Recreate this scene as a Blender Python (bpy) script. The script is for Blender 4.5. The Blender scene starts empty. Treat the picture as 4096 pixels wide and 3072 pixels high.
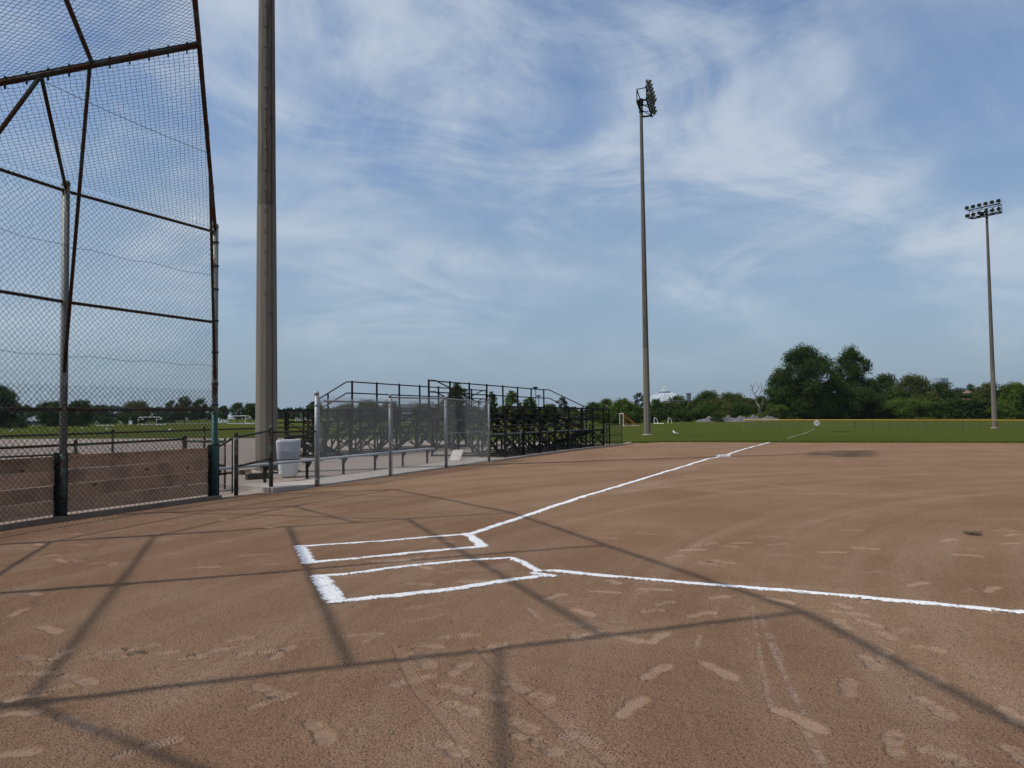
import bpy, bmesh, math, random
import numpy as np
from mathutils import Vector, Matrix
R = math.radians
rng = np.random.default_rng(7); random.seed(7)
scene = bpy.context.scene
C = scene.collection

# ------------------------------------------------------------------ camera
FPX, PITCH, ROLL, EYE = 3058.6, R(2.302), R(-0.7136), 1.513
IW, IH = 4096, 3072
cp_, sp_, cr_, sr_ = math.cos(PITCH), math.sin(PITCH), math.cos(ROLL), math.sin(ROLL)
cam_d = bpy.data.cameras.new('camera'); cam = bpy.data.objects.new('camera', cam_d); C.objects.link(cam)
cam_d.sensor_width = 36; cam_d.lens = FPX / IW * 36; cam_d.clip_start = .05; cam_d.clip_end = 6000
cam.matrix_world = Matrix(((cr_, -sr_, 0, 0), (-sp_ * sr_, -sp_ * cr_, -cp_, 0), (cp_ * sr_, cp_ * cr_, -sp_, EYE), (0, 0, 0, 1)))
scene.camera = cam
scene.render.resolution_x, scene.render.resolution_y = 1024, 768

# ------------------------------------------------------------------ sky, sun, exposure
SUN_EL, SUN_TO = R(56.2), R(18.5)          # shadows run 18.5 deg from +X towards +Y
sd = Vector((math.cos(SUN_TO) * math.cos(SUN_EL), math.sin(SUN_TO) * math.cos(SUN_EL), -math.sin(SUN_EL)))
sl = bpy.data.lights.new('sun', 'SUN'); sl.energy = 3.0; sl.angle = R(.75); sl.color = (1, .955, .89)
so = bpy.data.objects.new('sun', sl); C.objects.link(so); so.rotation_euler = sd.to_track_quat('-Z', 'Y').to_euler()
w = bpy.data.worlds.new('World'); scene.world = w; w.use_nodes = True
nt = w.node_tree; nt.nodes.clear()
def N(t, ty, **k):
    n = t.nodes.new(ty)
    for a, b in k.items():
        if a.startswith('i_'):
            key = a[2:]; key = int(key) if key.isdigit() else key.replace('_', ' ')
            n.inputs[key].default_value = b
        else: setattr(n, a, b)
    return n
def LK(t, a, b): t.links.new(a, b)
def M2(t, op, a, b=None, clamp=False):
    n = t.nodes.new('ShaderNodeMath'); n.operation = op; n.use_clamp = clamp
    for i, v in enumerate((a, b)):
        if v is None: continue
        if isinstance(v, (int, float)): n.inputs[i].default_value = v
        else: t.links.new(v, n.inputs[i])
    return n.outputs[0]
def RAMP(t, fac, stops, interp='LINEAR'):
    n = t.nodes.new('ShaderNodeValToRGB'); n.color_ramp.interpolation = interp
    el = n.color_ramp.elements
    while len(el) < len(stops): el.new(.5)
    for e_, (p, c) in zip(el, stops):
        e_.position = p; e_.color = (c, c, c, 1) if isinstance(c, (int, float)) else (*c[:3], 1)
    t.links.new(fac, n.inputs[0]); return n.outputs[0]
def MIX(t, fac, a, b, mode='MIX'):
    n = t.nodes.new('ShaderNodeMix'); n.data_type = 'RGBA'; n.blend_type = mode
    for i, v in ((0, fac), (6, a), (7, b)):
        if isinstance(v, (int, float)): n.inputs[i].default_value = v
        elif isinstance(v, tuple): n.inputs[i].default_value = (*v[:3], 1)
        else: t.links.new(v, n.inputs[i])
    return n.outputs[2]
sky = N(nt, 'ShaderNodeTexSky', sky_type='NISHITA', sun_disc=False, sun_elevation=SUN_EL)
to_sun = -sd; sky.sun_rotation = math.atan2(to_sun.x, to_sun.y)
sky.air_density = 1.0; sky.dust_density = 2.2; sky.ozone_density = 1.6; sky.altitude = 80
tc = N(nt, 'ShaderNodeTexCoord')
sep = N(nt, 'ShaderNodeSeparateXYZ'); LK(nt, tc.outputs['Generated'], sep.inputs[0])
zz = M2(nt, 'MAXIMUM', sep.outputs[2], 0.0)
den = M2(nt, 'ADD', zz, .34)
cu = M2(nt, 'DIVIDE', sep.outputs[0], den); cv = M2(nt, 'DIVIDE', sep.outputs[1], den)
cmb = N(nt, 'ShaderNodeCombineXYZ'); LK(nt, cu, cmb.inputs[0]); LK(nt, cv, cmb.inputs[1])
def cloudnoise(rot, sx, sy, off, scale, detail, rough, dist):
    mp = N(nt, 'ShaderNodeMapping', vector_type='TEXTURE'); mp.inputs['Rotation'].default_value = (0, 0, R(rot)); mp.inputs['Scale'].default_value = (sx, sy, 1); mp.inputs['Location'].default_value = (*off, 0)
    LK(nt, cmb.outputs[0], mp.inputs[0])
    n = N(nt, 'ShaderNodeTexNoise'); n.inputs['Scale'].default_value = scale; n.inputs['Detail'].default_value = detail
    n.inputs['Roughness'].default_value = rough; n.inputs['Distortion'].default_value = dist
    LK(nt, mp.outputs[0], n.inputs[0]); return n.outputs[0]
big = cloudnoise(34, 1.5, 1.0, (5.0, .4), 1.9, 4, .5, .6)
fib = cloudnoise(26, 1.6, 1.0, (3.2, .9), 2.9, 12, .62, 1.0)
fib2 = cloudnoise(-38, 1.45, 1.0, (5.1, 3.4), 2.4, 11, .62, 1.3)
fm = M2(nt, 'ADD', M2(nt, 'MULTIPLY', fib, .58), M2(nt, 'MULTIPLY', fib2, .42))
cover = RAMP(nt, big, [(.35, 0.0), (.60, 1.0)], 'EASE')
fibr = RAMP(nt, fm, [(.38, 0.0), (.60, 1.0)], 'EASE')
cl = M2(nt, 'MULTIPLY', M2(nt, 'ADD', M2(nt, 'MULTIPLY', cover, .8), .2), M2(nt, 'ADD', M2(nt, 'MULTIPLY', fibr, .85), .12))
cl = M2(nt, 'MULTIPLY', cl, RAMP(nt, zz, [(.03, .0), (.09, .4), (.19, 1.0)]))
cl = M2(nt, 'MULTIPLY', cl, .88, True)
skyc = MIX(nt, 1.0, sky.outputs[0], (.76, .89, 1.01), 'MULTIPLY')
hz = M2(nt, 'MULTIPLY', RAMP(nt, zz, [(0.0, 1.0), (.16, .62), (.42, 0.0)], 'EASE'), .85)
skyc = MIX(nt, hz, skyc, (2.15, 2.85, 3.6))
skyc = MIX(nt, cl, skyc, (4.15, 4.65, 5.3))
bg = N(nt, 'ShaderNodeBackground'); bg.inputs[1].default_value = .135; LK(nt, skyc, bg.inputs[0])
wo = N(nt, 'ShaderNodeOutputWorld'); LK(nt, bg.outputs[0], wo.inputs[0])
scene.view_settings.view_transform = 'Standard'; scene.view_settings.look = 'None'
scene.view_settings.exposure = 0.0; scene.view_settings.gamma = 1.0; scene.view_settings.use_curve_mapping = False
scene.render.engine = 'CYCLES'

# ------------------------------------------------------------------ places
HOME = Vector((-1.311, 7.988)); TH = R(20.3)
AX = Vector((math.cos(TH), math.sin(TH))); NX = Vector((-AX.y, AX.x))
EV = (AX + NX) / math.sqrt(2); MV = (NX - AX) / math.sqrt(2)
def _sm(x): x = max(0., min(1., x)); return x * x * (3 - 2 * x)
def gz(x, y):
    d = y - 28
    if d <= 0: return 0.
    r = x / y
    k = .003 + .0075 * _sm((r + .25) / .25) + .006 * _sm((r - .4) / .27)
    d = d * d / 12 if d < 6 else d - 3
    if d > 66: d = 66 + (1 - math.exp(-(d - 66) / 12)) * 12
    return -k * d
def PL(u, v, z=0.): p = HOME + AX * u + NX * v; return Vector((p.x, p.y, z))          # home-plate frame
def PS(s, t, z=0.): p = HOME + EV * s + MV * t; return Vector((p.x, p.y, z))          # third-base-line frame
def ray(px, py):
    x = (px - IW / 2) / FPX; y = -(py - IH / 2) / FPX
    x, y = cr_ * x - sr_ * y, sr_ * x + cr_ * y
    return x, cp_ - sp_ * y, sp_ + cp_ * y
def at(px, py, Y):
    d = ray(px, py); k = Y / d[1]; return Vector((d[0] * k, Y, EYE + d[2] * k))
def gr(px, py, z=None):
    d = ray(px, py); zt = 0. if z is None else z
    for _ in range(40 if z is None else 1):
        k = (zt - EYE) / d[2]
        if z is None:
            zt = .5 * zt + .5 * gz(d[0] * k, d[1] * k)
    return Vector((d[0] * k, d[1] * k, zt))
def base(px, Y):
    d = ray(px, 1660); x = d[0] / d[1] * Y; return Vector((x, Y, gz(x, Y)))

# ------------------------------------------------------------------ mesh helpers
class MB:
    def __init__(s): s.v = []; s.f = []
    def add(s, vs, fs):
        o = len(s.v); s.v += [tuple(v) for v in vs]; s.f += [tuple(i + o for i in f) for f in fs]; return s
    def box(s, c, size, ax=None):
        c = Vector(c); h = [q / 2 for q in size]
        ax = ax or (Vector((1, 0, 0)), Vector((0, 1, 0)), Vector((0, 0, 1)))
        vs = [c + ax[0] * (h[0] * i) + ax[1] * (h[1] * j) + ax[2] * (h[2] * k) for i in (-1, 1) for j in (-1, 1) for k in (-1, 1)]
        return s.add(vs, [(0, 1, 3, 2), (4, 6, 7, 5), (0, 4, 5, 1), (2, 3, 7, 6), (0, 2, 6, 4), (1, 5, 7, 3)])
    def bar(s, a, b, w, h, up=Vector((0, 0, 1))):
        a, b = Vector(a), Vector(b); d = b - a; L = d.length; d.normalize()
        if abs(d.dot(up)) > .98: up = Vector((EV.x, EV.y, 0))
        x = d.cross(up).normalized(); z = x.cross(d)
        return s.box((a + b) / 2, (L, w, h), (d, x, z))
    def tube(s, a, b, r, n=8, r2=None, cap=True):
        a, b = Vector(a), Vector(b); d = (b - a).normalized(); r2 = r if r2 is None else r2
        x = d.orthogonal().normalized(); y = d.cross(x)
        vs = [p + (x * math.cos(2 * math.pi * i / n) + y * math.sin(2 * math.pi * i / n)) * q for p, q in ((a, r), (b, r2)) for i in range(n)]
        fs = [(i, (i + 1) % n, n + (i + 1) % n, n + i) for i in range(n)]
        if cap: fs += [tuple(range(n))[::-1], tuple(range(n, 2 * n))]
        return s.add(vs, fs)
    def path(s, pts, r, n=6):
        for a, b in zip(pts, pts[1:]): s.tube(a, b, r, n)
        return s
    def lathe(s, c, prof, n=12, rot=0.):
        c = Vector(c); vs = []; fs = []
        for r, z in prof:
            for i in range(n):
                t = 2 * math.pi * i / n + rot; vs.append(c + Vector((r * math.cos(t), r * math.sin(t), z)))
        for k in range(len(prof) - 1):
            for i in range(n): fs.append((k * n + i, k * n + (i + 1) % n, (k + 1) * n + (i + 1) % n, (k + 1) * n + i))
        fs += [tuple(range(n))[::-1], tuple(range((len(prof) - 1) * n, len(prof) * n))]
        return s.add(vs, fs)
    def mesh(s, name, mat, smooth=False):
        m = bpy.data.meshes.new(name); m.from_pydata(s.v, [], s.f); m.materials.append(mat)
        if smooth: m.polygons.foreach_set('use_smooth', [True] * len(m.polygons)); 
        m.update(); return m
    def build(s, name, mat, parent=None, smooth=False):
        return link(name, s.mesh(name, mat, smooth), parent)
def link(name, mesh, parent=None):
    o = bpy.data.objects.new(name, mesh); C.objects.link(o)
    if parent is not None:
        o.parent = parent; o.matrix_parent_inverse = parent.matrix_basis.inverted()
    return o
def np_mesh(name, V, F, mat, smooth=False):
    V = np.asarray(V, np.float32); F = np.asarray(F, np.int32); k = F.shape[1]
    m = bpy.data.meshes.new(name); m.vertices.add(len(V)); m.vertices.foreach_set('co', V.ravel())
    m.loops.add(F.size); m.loops.foreach_set('vertex_index', F.ravel())
    m.polygons.add(len(F)); m.polygons.foreach_set('loop_start', np.arange(0, F.size, k, dtype=np.int32)); m.polygons.foreach_set('loop_total', np.full(len(F), k, np.int32))
    if smooth: m.polygons.foreach_set('use_smooth', np.ones(len(F), bool))
    m.materials.append(mat); m.update(calc_edges=True); return m
def tag(o, label=None, cat=None, group=None, kind=None):
    if label: o['label'] = label
    if cat: o['category'] = cat
    if group: o['group'] = group
    if kind: o['kind'] = kind
    return o
def thing(name, loc, label, cat, group=None, rz=0.):
    o = bpy.data.objects.new(name, None); C.objects.link(o); o.location = loc; o.rotation_euler = (0, 0, rz); o.empty_display_size = .2
    return tag(o, label, cat, group)
# ------------------------------------------------------------------ materials
def newmat(name):
    m = bpy.data.materials.new(name); m.use_nodes = True; t = m.node_tree; t.nodes.clear()
    o = N(t, 'ShaderNodeOutputMaterial'); b = N(t, 'ShaderNodeBsdfPrincipled'); LK(t, b.outputs[0], o.inputs[0])
    return m, t, b, o
def noise(t, vec, scale, detail=4, rough=.55, dist=0.):
    n = N(t, 'ShaderNodeTexNoise'); n.inputs['Scale'].default_value = scale; n.inputs['Detail'].default_value = detail
    n.inputs['Roughness'].default_value = rough; n.inputs['Distortion'].default_value = dist
    if vec is not None: LK(t, vec, n.inputs[0])
    return n.outputs[0]
def coord(t, kind='Object', scale=None, rot=None):
    c = N(t, 'ShaderNodeTexCoord').outputs[kind]
    if scale or rot:
        mp = N(t, 'ShaderNodeMapping'); LK(t, c, mp.inputs[0])
        if scale: mp.inputs['Scale'].default_value = scale
        if rot: mp.inputs['Rotation'].default_value = rot
        c = mp.outputs[0]
    return c
def bump(t, b, h, strength=.3, dist=.01, normal=None):
    n = N(t, 'ShaderNodeBump'); n.inputs['Strength'].default_value = strength; n.inputs['Distance'].default_value = dist
    LK(t, h, n.inputs['Height'])
    if normal is not None: LK(t, normal, n.inputs['Normal'])
    if b is not None: LK(t, n.outputs[0], b.inputs['Normal'])
    return n.outputs[0]
def simple(name, c1, c2, scale=6., rough=.6, metal=0., lo=.35, hi=.65, bs=.15, bd=.004, sc=None, kind='Object', spec=.4):
    m, t, b, o = newmat(name); c = coord(t, kind, sc); n = noise(t, c, scale, 6, .6)
    LK(t, MIX(t, RAMP(t, n, [(lo, 0.), (hi, 1.)]), c1, c2), b.inputs['Base Color'])
    b.inputs['Roughness'].default_value = rough; b.inputs['Metallic'].default_value = metal
    b.inputs['Specular IOR Level'].default_value = spec
    if bs: bump(t, b, noise(t, c, scale * 3, 4), bs, bd)
    return m
def rusty(name, c1, c2, rust, amt, scale=5., rough=.55, metal=.3, sc=None):
    m, t, b, o = newmat(name); c = coord(t, 'Object', sc)
    base_ = MIX(t, noise(t, c, scale, 5), c1, c2)
    r = RAMP(t, noise(t, c, scale * .7, 8, .68, .4), [(amt, 1.), (amt + .09, 0.)])
    LK(t, MIX(t, r, base_, MIX(t, noise(t, c, scale * 9, 3), rust, tuple(q * .45 for q in rust))), b.inputs['Base Color'])
    b.inputs['Specular IOR Level'].default_value = .12
    b.inputs['Metallic'].default_value = metal; LK(t, RAMP(t, r, [(0, rough), (1, .9)]), b.inputs['Roughness'])
    bump(t, b, noise(t, c, scale * 6, 4), .15, .003); return m
MAT = {}
MAT['galv_old'] = rusty('weathered_galvanised', (.27, .28, .26), (.17, .18, .165), (.12, .06, .03), .37, 5, .55, .3, (1, 1, .35))
MAT['galv_pipe'] = rusty('dark_painted_pipe', (.035, .055, .048), (.05, .06, .055), (.085, .04, .022), .50, 3.5, .55, .2)
MAT['silver'] = simple('new_galvanised_steel', (.20, .21, .215), (.29, .30, .30), 14, .5, .4)
MAT['green_pipe'] = rusty('old_green_pipe', (.055, .075, .06), (.10, .12, .10), (.075, .045, .03), .46, 6, .6, .15)
MAT['wire_dark'] = simple('dark_fence_wire', (.012, .017, .016), (.022, .027, .025), 9, .7, .0, bs=0)
MAT['wire_silver'] = simple('silver_fence_wire', (.17, .175, .175), (.25, .255, .255), 9, .55, .2, bs=0)
MAT['wire_old'] = simple('old_fence_wire', (.03, .033, .03), (.055, .056, .05), 7, .7, .0, bs=0)
MAT['teal'] = simple('teal_paint', (.012, .075, .065), (.02, .10, .085), 12, .6)
MAT['black_steel'] = rusty('dark_brown_steel', (.006, .0055, .005), (.011, .0095, .0085), (.02, .012, .008), .40, 4, .6, .1)
MAT['plank'] = simple('grey_seat_plank', (.04, .036, .032), (.085, .078, .07), 3, .9, 0, sc=(1, 8, 8), spec=.1)
MAT['alu'] = simple('aluminium_plank', (.33, .34, .35), (.42, .43, .44), 6, .42, .4)
MAT['black_leg'] = simple('black_bench_leg', (.008, .008, .0085), (.014, .014, .015), 8, .8, spec=.1)
MAT['conc'] = simple('concrete', (.30, .26, .22), (.40, .35, .30), 3.2, .9, bs=.25, bd=.006)
MAT['conc_dirty'] = simple('dusty_concrete', (.25, .19, .145), (.36, .30, .25), 4, .92, bs=.3, bd=.008)
MAT['kerbdirt'] = simple('clay_covered_edging', (.17, .115, .08), (.24, .17, .125), 5, .95, bs=.4, bd=.01)
MAT['whiteplastic'] = simple('white_plastic_bag', (.40, .41, .42), (.54, .55, .56), 5, .5, bs=.4, bd=.02)
MAT['greyband'] = simple('grey_bag_band', (.30, .33, .36), (.38, .40, .43), 5, .6)
MAT['whitepaint'] = simple('white_paint', (.74, .74, .72), (.82, .82, .80), 8, .55)
MAT['offwhite'] = simple('dirty_white_rubber', (.62, .56, .50), (.74, .70, .65), 7, .8)
MAT['yellowcap'] = simple('yellow_fence_cap', (.50, .29, .02), (.58, .34, .025), 6, .5)
MAT['lamp_body'] = simple('lamp_housing', (.008, .008, .009), (.016, .016, .017), 8, .5, .0)
MAT['lamp_lens'] = simple('lamp_glass', (.07, .068, .05), (.10, .095, .07), 5, .6, .0)
MAT['text'] = simple('black_sign_paint', (.012, .012, .014), (.02, .02, .02), 5, .6)
MAT['orange_net'] = simple('orange_net', (.34, .14, .02), (.40, .18, .03), 9, .7)
MAT['trunk'] = simple('bark', (.035, .028, .022), (.075, .06, .048), 5, .95, bs=.4, bd=.05, sc=(3, 3, .6))
MAT['dead'] = simple('dead_bark', (.14, .115, .095), (.22, .19, .16), 5, .9)
MAT['mound'] = simple('grey_gravel', (.085, .08, .075), (.16, .15, .145), 1.6, .95, bs=.5, bd=.1)
MAT['gull'] = simple('gull_white', (.66, .66, .65), (.74, .74, .73), 8, .7)
MAT['gullgrey'] = simple('gull_grey', (.16, .17, .18), (.24, .25, .26), 8, .7)
MAT['clod'] = simple('dirt_clod', (.07, .045, .03), (.16, .11, .08), 30, .95, bs=0)
MAT['straw'] = simple('dry_grass_clump', (.10, .075, .04), (.055, .04, .025), 30, .9, bs=0)
def wood_mat():
    m, t, b, o = newmat('raw_pine_board')
    oi = N(t, 'ShaderNodeObjectInfo'); c = coord(t, 'Object'); ad = N(t, 'ShaderNodeVectorMath'); ad.operation = 'ADD'
    LK(t, c, ad.inputs[0]); sc_ = N(t, 'ShaderNodeVectorMath'); sc_.operation = 'SCALE'; LK(t, oi.outputs['Random'], sc_.inputs['Scale']); sc_.inputs[0].default_value = (31, 17, 9)
    LK(t, sc_.outputs[0], ad.inputs[1]); c = ad.outputs[0]
    mp = N(t, 'ShaderNodeMapping'); LK(t, c, mp.inputs[0]); mp.inputs['Scale'].default_value = (1.2, 9, 9)
    g = noise(t, mp.outputs[0], 3.2, 8, .62, .6)
    col = MIX(t, RAMP(t, g, [(.3, 0.), (.7, 1.)]), (.49, .285, .175), (.65, .42, .275))
    vo = N(t, 'ShaderNodeTexVoronoi'); mp2 = N(t, 'ShaderNodeMapping'); LK(t, c, mp2.inputs[0]); mp2.inputs['Scale'].default_value = (1.0, 2.2, 2.2); LK(t, mp2.outputs[0], vo.inputs[0]); vo.inputs['Scale'].default_value = 1.9
    k = RAMP(t, vo.outputs['Distance'], [(.05, 1.), (.105, 0.)])
    col = MIX(t, k, col, (.07, .025, .012))
    col = MIX(t, RAMP(t, noise(t, c, 1.4, 6, .7), [(.36, .55), (.52, 0.)]), col, (.13, .085, .075))
    col = MIX(t, 1., col, RAMP(t, oi.outputs['Random'], [(0., .72), (1., 1.12)]), 'MULTIPLY')
    LK(t, col, b.inputs['Base Color']); b.inputs['Roughness'].default_value = .95; b.inputs['Specular IOR Level'].default_value = .05; bump(t, b, g, .3, .004); return m
MAT['wood'] = wood_mat()
def pole_mat():
    m, t, b, o = newmat('light_pole_concrete'); c = coord(t, 'Object')
    st = N(t, 'ShaderNodeMapping'); LK(t, c, st.inputs[0]); st.inputs['Scale'].default_value = (5, 5, .35)
    col = MIX(t, noise(t, st.outputs[0], 2.5, 7, .65), (.112, .090, .067), (.21, .182, .145))
    at_ = N(t, 'ShaderNodeAttribute'); at_.attribute_name = 'upper'
    d = M2(t, 'MULTIPLY', at_.outputs['Fac'], RAMP(t, noise(t, st.outputs[0], 3.5, 8, .7, .5), [(.35, .85), (.62, .12)]))
    col = MIX(t, d, col, (.045, .034, .026))
    LK(t, col, b.inputs['Base Color']); b.inputs['Roughness'].default_value = .88
    bump(t, b, noise(t, c, 25, 5), .25, .01); return m
MAT['pole'] = pole_mat()
def leaf_mat(name, dark, light, trans=.25):
    m, t, b, o = newmat(name)
    a = N(t, 'ShaderNodeAttribute'); a.attribute_name = 'tint'
    col = MIX(t, a.outputs['Fac'], dark, light)
    LK(t, col, b.inputs['Base Color']); b.inputs['Roughness'].default_value = .8; b.inputs['Specular IOR Level'].default_value = .08
    tr = N(t, 'ShaderNodeBsdfTranslucent'); LK(t, MIX(t, 1., col, (1.1, 1.25, .6), 'MULTIPLY'), tr.inputs[0])
    mx = N(t, 'ShaderNodeMixShader'); mx.inputs[0].default_value = trans
    LK(t, b.outputs[0], mx.inputs[1]); LK(t, tr.outputs[0], mx.inputs[2]); LK(t, mx.outputs[0], o.inputs[0]); return m
LEAF = {'dark': leaf_mat('leaf_dark', (.022, .040, .009), (.062, .098, .021)),
        'mid': leaf_mat('leaf_mid', (.030, .052, .011), (.084, .122, .025)),
        'bright': leaf_mat('leaf_bright', (.046, .076, .012), (.128, .168, .030)),
        'olive': leaf_mat('leaf_olive', (.050, .062, .016), (.118, .126, .038)),
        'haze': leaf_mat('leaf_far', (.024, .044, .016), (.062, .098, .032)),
        'grey': leaf_mat('leaf_grey', (.045, .050, .036), (.085, .090, .062))}
def dirt_mat():
    m, t, b, o = newmat('infield_clay'); c = coord(t, 'Object')
    sp = N(t, 'ShaderNodeSeparateXYZ'); LK(t, c, sp.inputs[0])
    # drag marks: rings about the middle of the diamond
    dx = M2(t, 'SUBTRACT', sp.outputs[0], 13.5); dy = M2(t, 'SUBTRACT', sp.outputs[1], 2.0)
    rr = M2(t, 'SQRT', M2(t, 'ADD', M2(t, 'MULTIPLY', dx, dx), M2(t, 'MULTIPLY', dy, dy)))
    an = M2(t, 'ARCTAN2', dy, dx)
    cb = N(t, 'ShaderNodeCombineXYZ'); LK(t, M2(t, 'MULTIPLY', rr, 2.3), cb.inputs[0]); LK(t, M2(t, 'MULTIPLY', an, 1.1), cb.inputs[1])
    drag = noise(t, cb.outputs[0], 1.0, 6, .6, .25)
    patch = noise(t, c, .55, 5, .6, .3); fine = noise(t, c, 9, 5, .65)
    col = MIX(t, RAMP(t, patch, [(.36, 0.), (.64, 1.)]), (.244, .142, .086), (.298, .190, .119))
    col = MIX(t, M2(t, 'MULTIPLY', RAMP(t, drag, [(.50, 0.), (.66, 1.)]), .5), col, (.345, .235, .165))
    col = MIX(t, M2(t, 'MULTIPLY', RAMP(t, drag, [(.30, 1.), (.46, 0.)]), .42), col, (.205, .120, .078))
    col = MIX(t, M2(t, 'MULTIPLY', RAMP(t, noise(t, c, .33, 3), [(.5, 0.), (.66, 1.)]), .35), col, (.275, .150, .094))
    g = noise(t, c, 95, 3, .7); vo = N(t, 'ShaderNodeTexVoronoi'); LK(t, c, vo.inputs[0]); vo.inputs['Scale'].default_value = 70
    col = MIX(t, RAMP(t, g, [(.34, .9), (.50, 0.)]), col, (.075, .044, .030))
    col = MIX(t, RAMP(t, g, [(.60, 0.), (.72, .5)]), col, (.34, .25, .185))
    a = N(t, 'ShaderNodeAttribute'); a.attribute_name = 'print'
    s3 = N(t, 'ShaderNodeSeparateColor'); LK(t, a.outputs['Color'], s3.inputs[0])
    mask, ph, scuff = s3.outputs[0], s3.outputs[1], s3.outputs[2]
    col = MIX(t, M2(t, 'MULTIPLY', mask, .46), col, (.37, .258, .185))
    brk = RAMP(t, noise(t, c, 26, 5, .7), [(.38, 0.), (.62, 1.)])
    col = MIX(t, M2(t, 'MULTIPLY', M2(t, 'MULTIPLY', scuff, brk), .8), col, (.40, .295, .225))
    LK(t, col, b.inputs['Base Color']); b.inputs['Roughness'].default_value = 1.; b.inputs['Specular IOR Level'].default_value = .0
    rough_h = M2(t, 'ADD', M2(t, 'MULTIPLY', g, .7), M2(t, 'MULTIPLY', vo.outputs['Distance'], .5))
    inv = M2(t, 'SUBTRACT', 1.0, M2(t, 'MULTIPLY', mask, .8))
    rid = M2(t, 'MULTIPLY', M2(t, 'SINE', M2(t, 'MULTIPLY', ph, 6.2832 * 26)), mask)
    ty = N(t, 'ShaderNodeAttribute'); ty.attribute_name = 'tyre'
    s4 = N(t, 'ShaderNodeSeparateColor'); LK(t, ty.outputs['Color'], s4.inputs[0])
    tread = M2(t, 'MULTIPLY', M2(t, 'SINE', M2(t, 'MULTIPLY', s4.outputs[1], 6.2832 * 42)), M2(t, 'SINE', M2(t, 'MULTIPLY', s4.outputs[2], 6.2832 * 30)))
    tread = M2(t, 'MULTIPLY', RAMP(t, tread, [(.25, 0.), (.6, 1.)]), s4.outputs[0])
    h = M2(t, 'ADD', M2(t, 'MULTIPLY', rough_h, inv), M2(t, 'MULTIPLY', M2(t, 'MULTIPLY', rid, brk), .34))
    h = M2(t, 'ADD', M2(t, 'MULTIPLY', h, M2(t, 'SUBTRACT', 1., M2(t, 'MULTIPLY', s4.outputs[0], .6))), M2(t, 'MULTIPLY', tread, 1.7))
    n1 = bump(t, None, h, 1.0, .016)
    bump(t, b, fine, .55, .03, n1); return m
MAT['dirt'] = dirt_mat()
def gravel_mat():
    m, t, b, o = newmat('tan_gravel'); c = coord(t, 'Object')
    col = MIX(t, noise(t, c, .5, 6, .65), (.235, .18, .14), (.33, .265, .215))
    g = noise(t, c, 40, 4, .7); col = MIX(t, RAMP(t, g, [(.34, .6), (.5, 0.)]), col, (.13, .095, .072))
    LK(t, col, b.inputs['Base Color']); b.inputs['Roughness'].default_value = .95; bump(t, b, g, .8, .02); return m
MAT['gravel'] = gravel_mat()
def grass_mat():
    m, t, b, o = newmat('mown_grass'); c = coord(t, 'Object')
    mp = N(t, 'ShaderNodeMapping'); LK(t, c, mp.inputs[0]); mp.inputs['Scale'].default_value = (.22, 1.0, 1)
    n1 = noise(t, mp.outputs[0], .30, 7, .68, .2); n2 = noise(t, c, .05, 4, .5); n3 = noise(t, c, 6, 5, .75)
    col = MIX(t, RAMP(t, n1, [(.30, 0.), (.70, 1.)]), (.054, .066, .013), (.094, .108, .026))
    col = MIX(t, RAMP(t, n2, [(.42, 0.), (.70, .55)]), col, (.088, .096, .024))
    col = MIX(t, RAMP(t, n3, [(.36, .75), (.56, 0.)]), col, (.028, .040, .008))
    LK(t, col, b.inputs['Base Color']); b.inputs['Roughness'].default_value = 1.; b.inputs['Specular IOR Level'].default_value = .0
    bump(t, b, n3, .9, .08); return m
MAT['grass'] = grass_mat()
MAT['blade'] = leaf_mat('grass_blade', (.070, .086, .014), (.118, .138, .028), .3)
def chalk_mat(faint=0.):
    m, t, b, o = newmat('chalk_powder' if not faint else 'faint_chalk'); c = coord(t, 'Object')
    n = noise(t, c, 34, 6, .72); nl = noise(t, c, 7, 4, .6)
    b.inputs['Roughness'].default_value = .95; b.inputs['Specular IOR Level'].default_value = .1
    LK(t, MIX(t, RAMP(t, n, [(.30, 0.), (.56, 1.)]), (.55, .50, .46), (.78, .78, .77)), b.inputs['Base Color'])
    bump(t, b, n, .55, .010)
    a = N(t, 'ShaderNodeAttribute'); a.attribute_name = 'edge'
    v = M2(t, 'ADD', a.outputs['Fac'], M2(t, 'ADD', M2(t, 'MULTIPLY', n, 1.5), M2(t, 'MULTIPLY', nl, 1.3)))
    f = RAMP(t, M2(t, 'SUBTRACT', v, 1.0 + faint), [(.44, 0.), (.70, 1. if not faint else .36)])
    tr = N(t, 'ShaderNodeBsdfTransparent'); mx = N(t, 'ShaderNodeMixShader'); LK(t, f, mx.inputs[0]); LK(t, tr.outputs[0], mx.inputs[1]); LK(t, b.outputs[0], mx.inputs[2]); LK(t, mx.outputs[0], o.inputs[0]); return m
MAT['chalk'] = chalk_mat(); MAT['chalk_faint'] = chalk_mat(.34)
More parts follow.
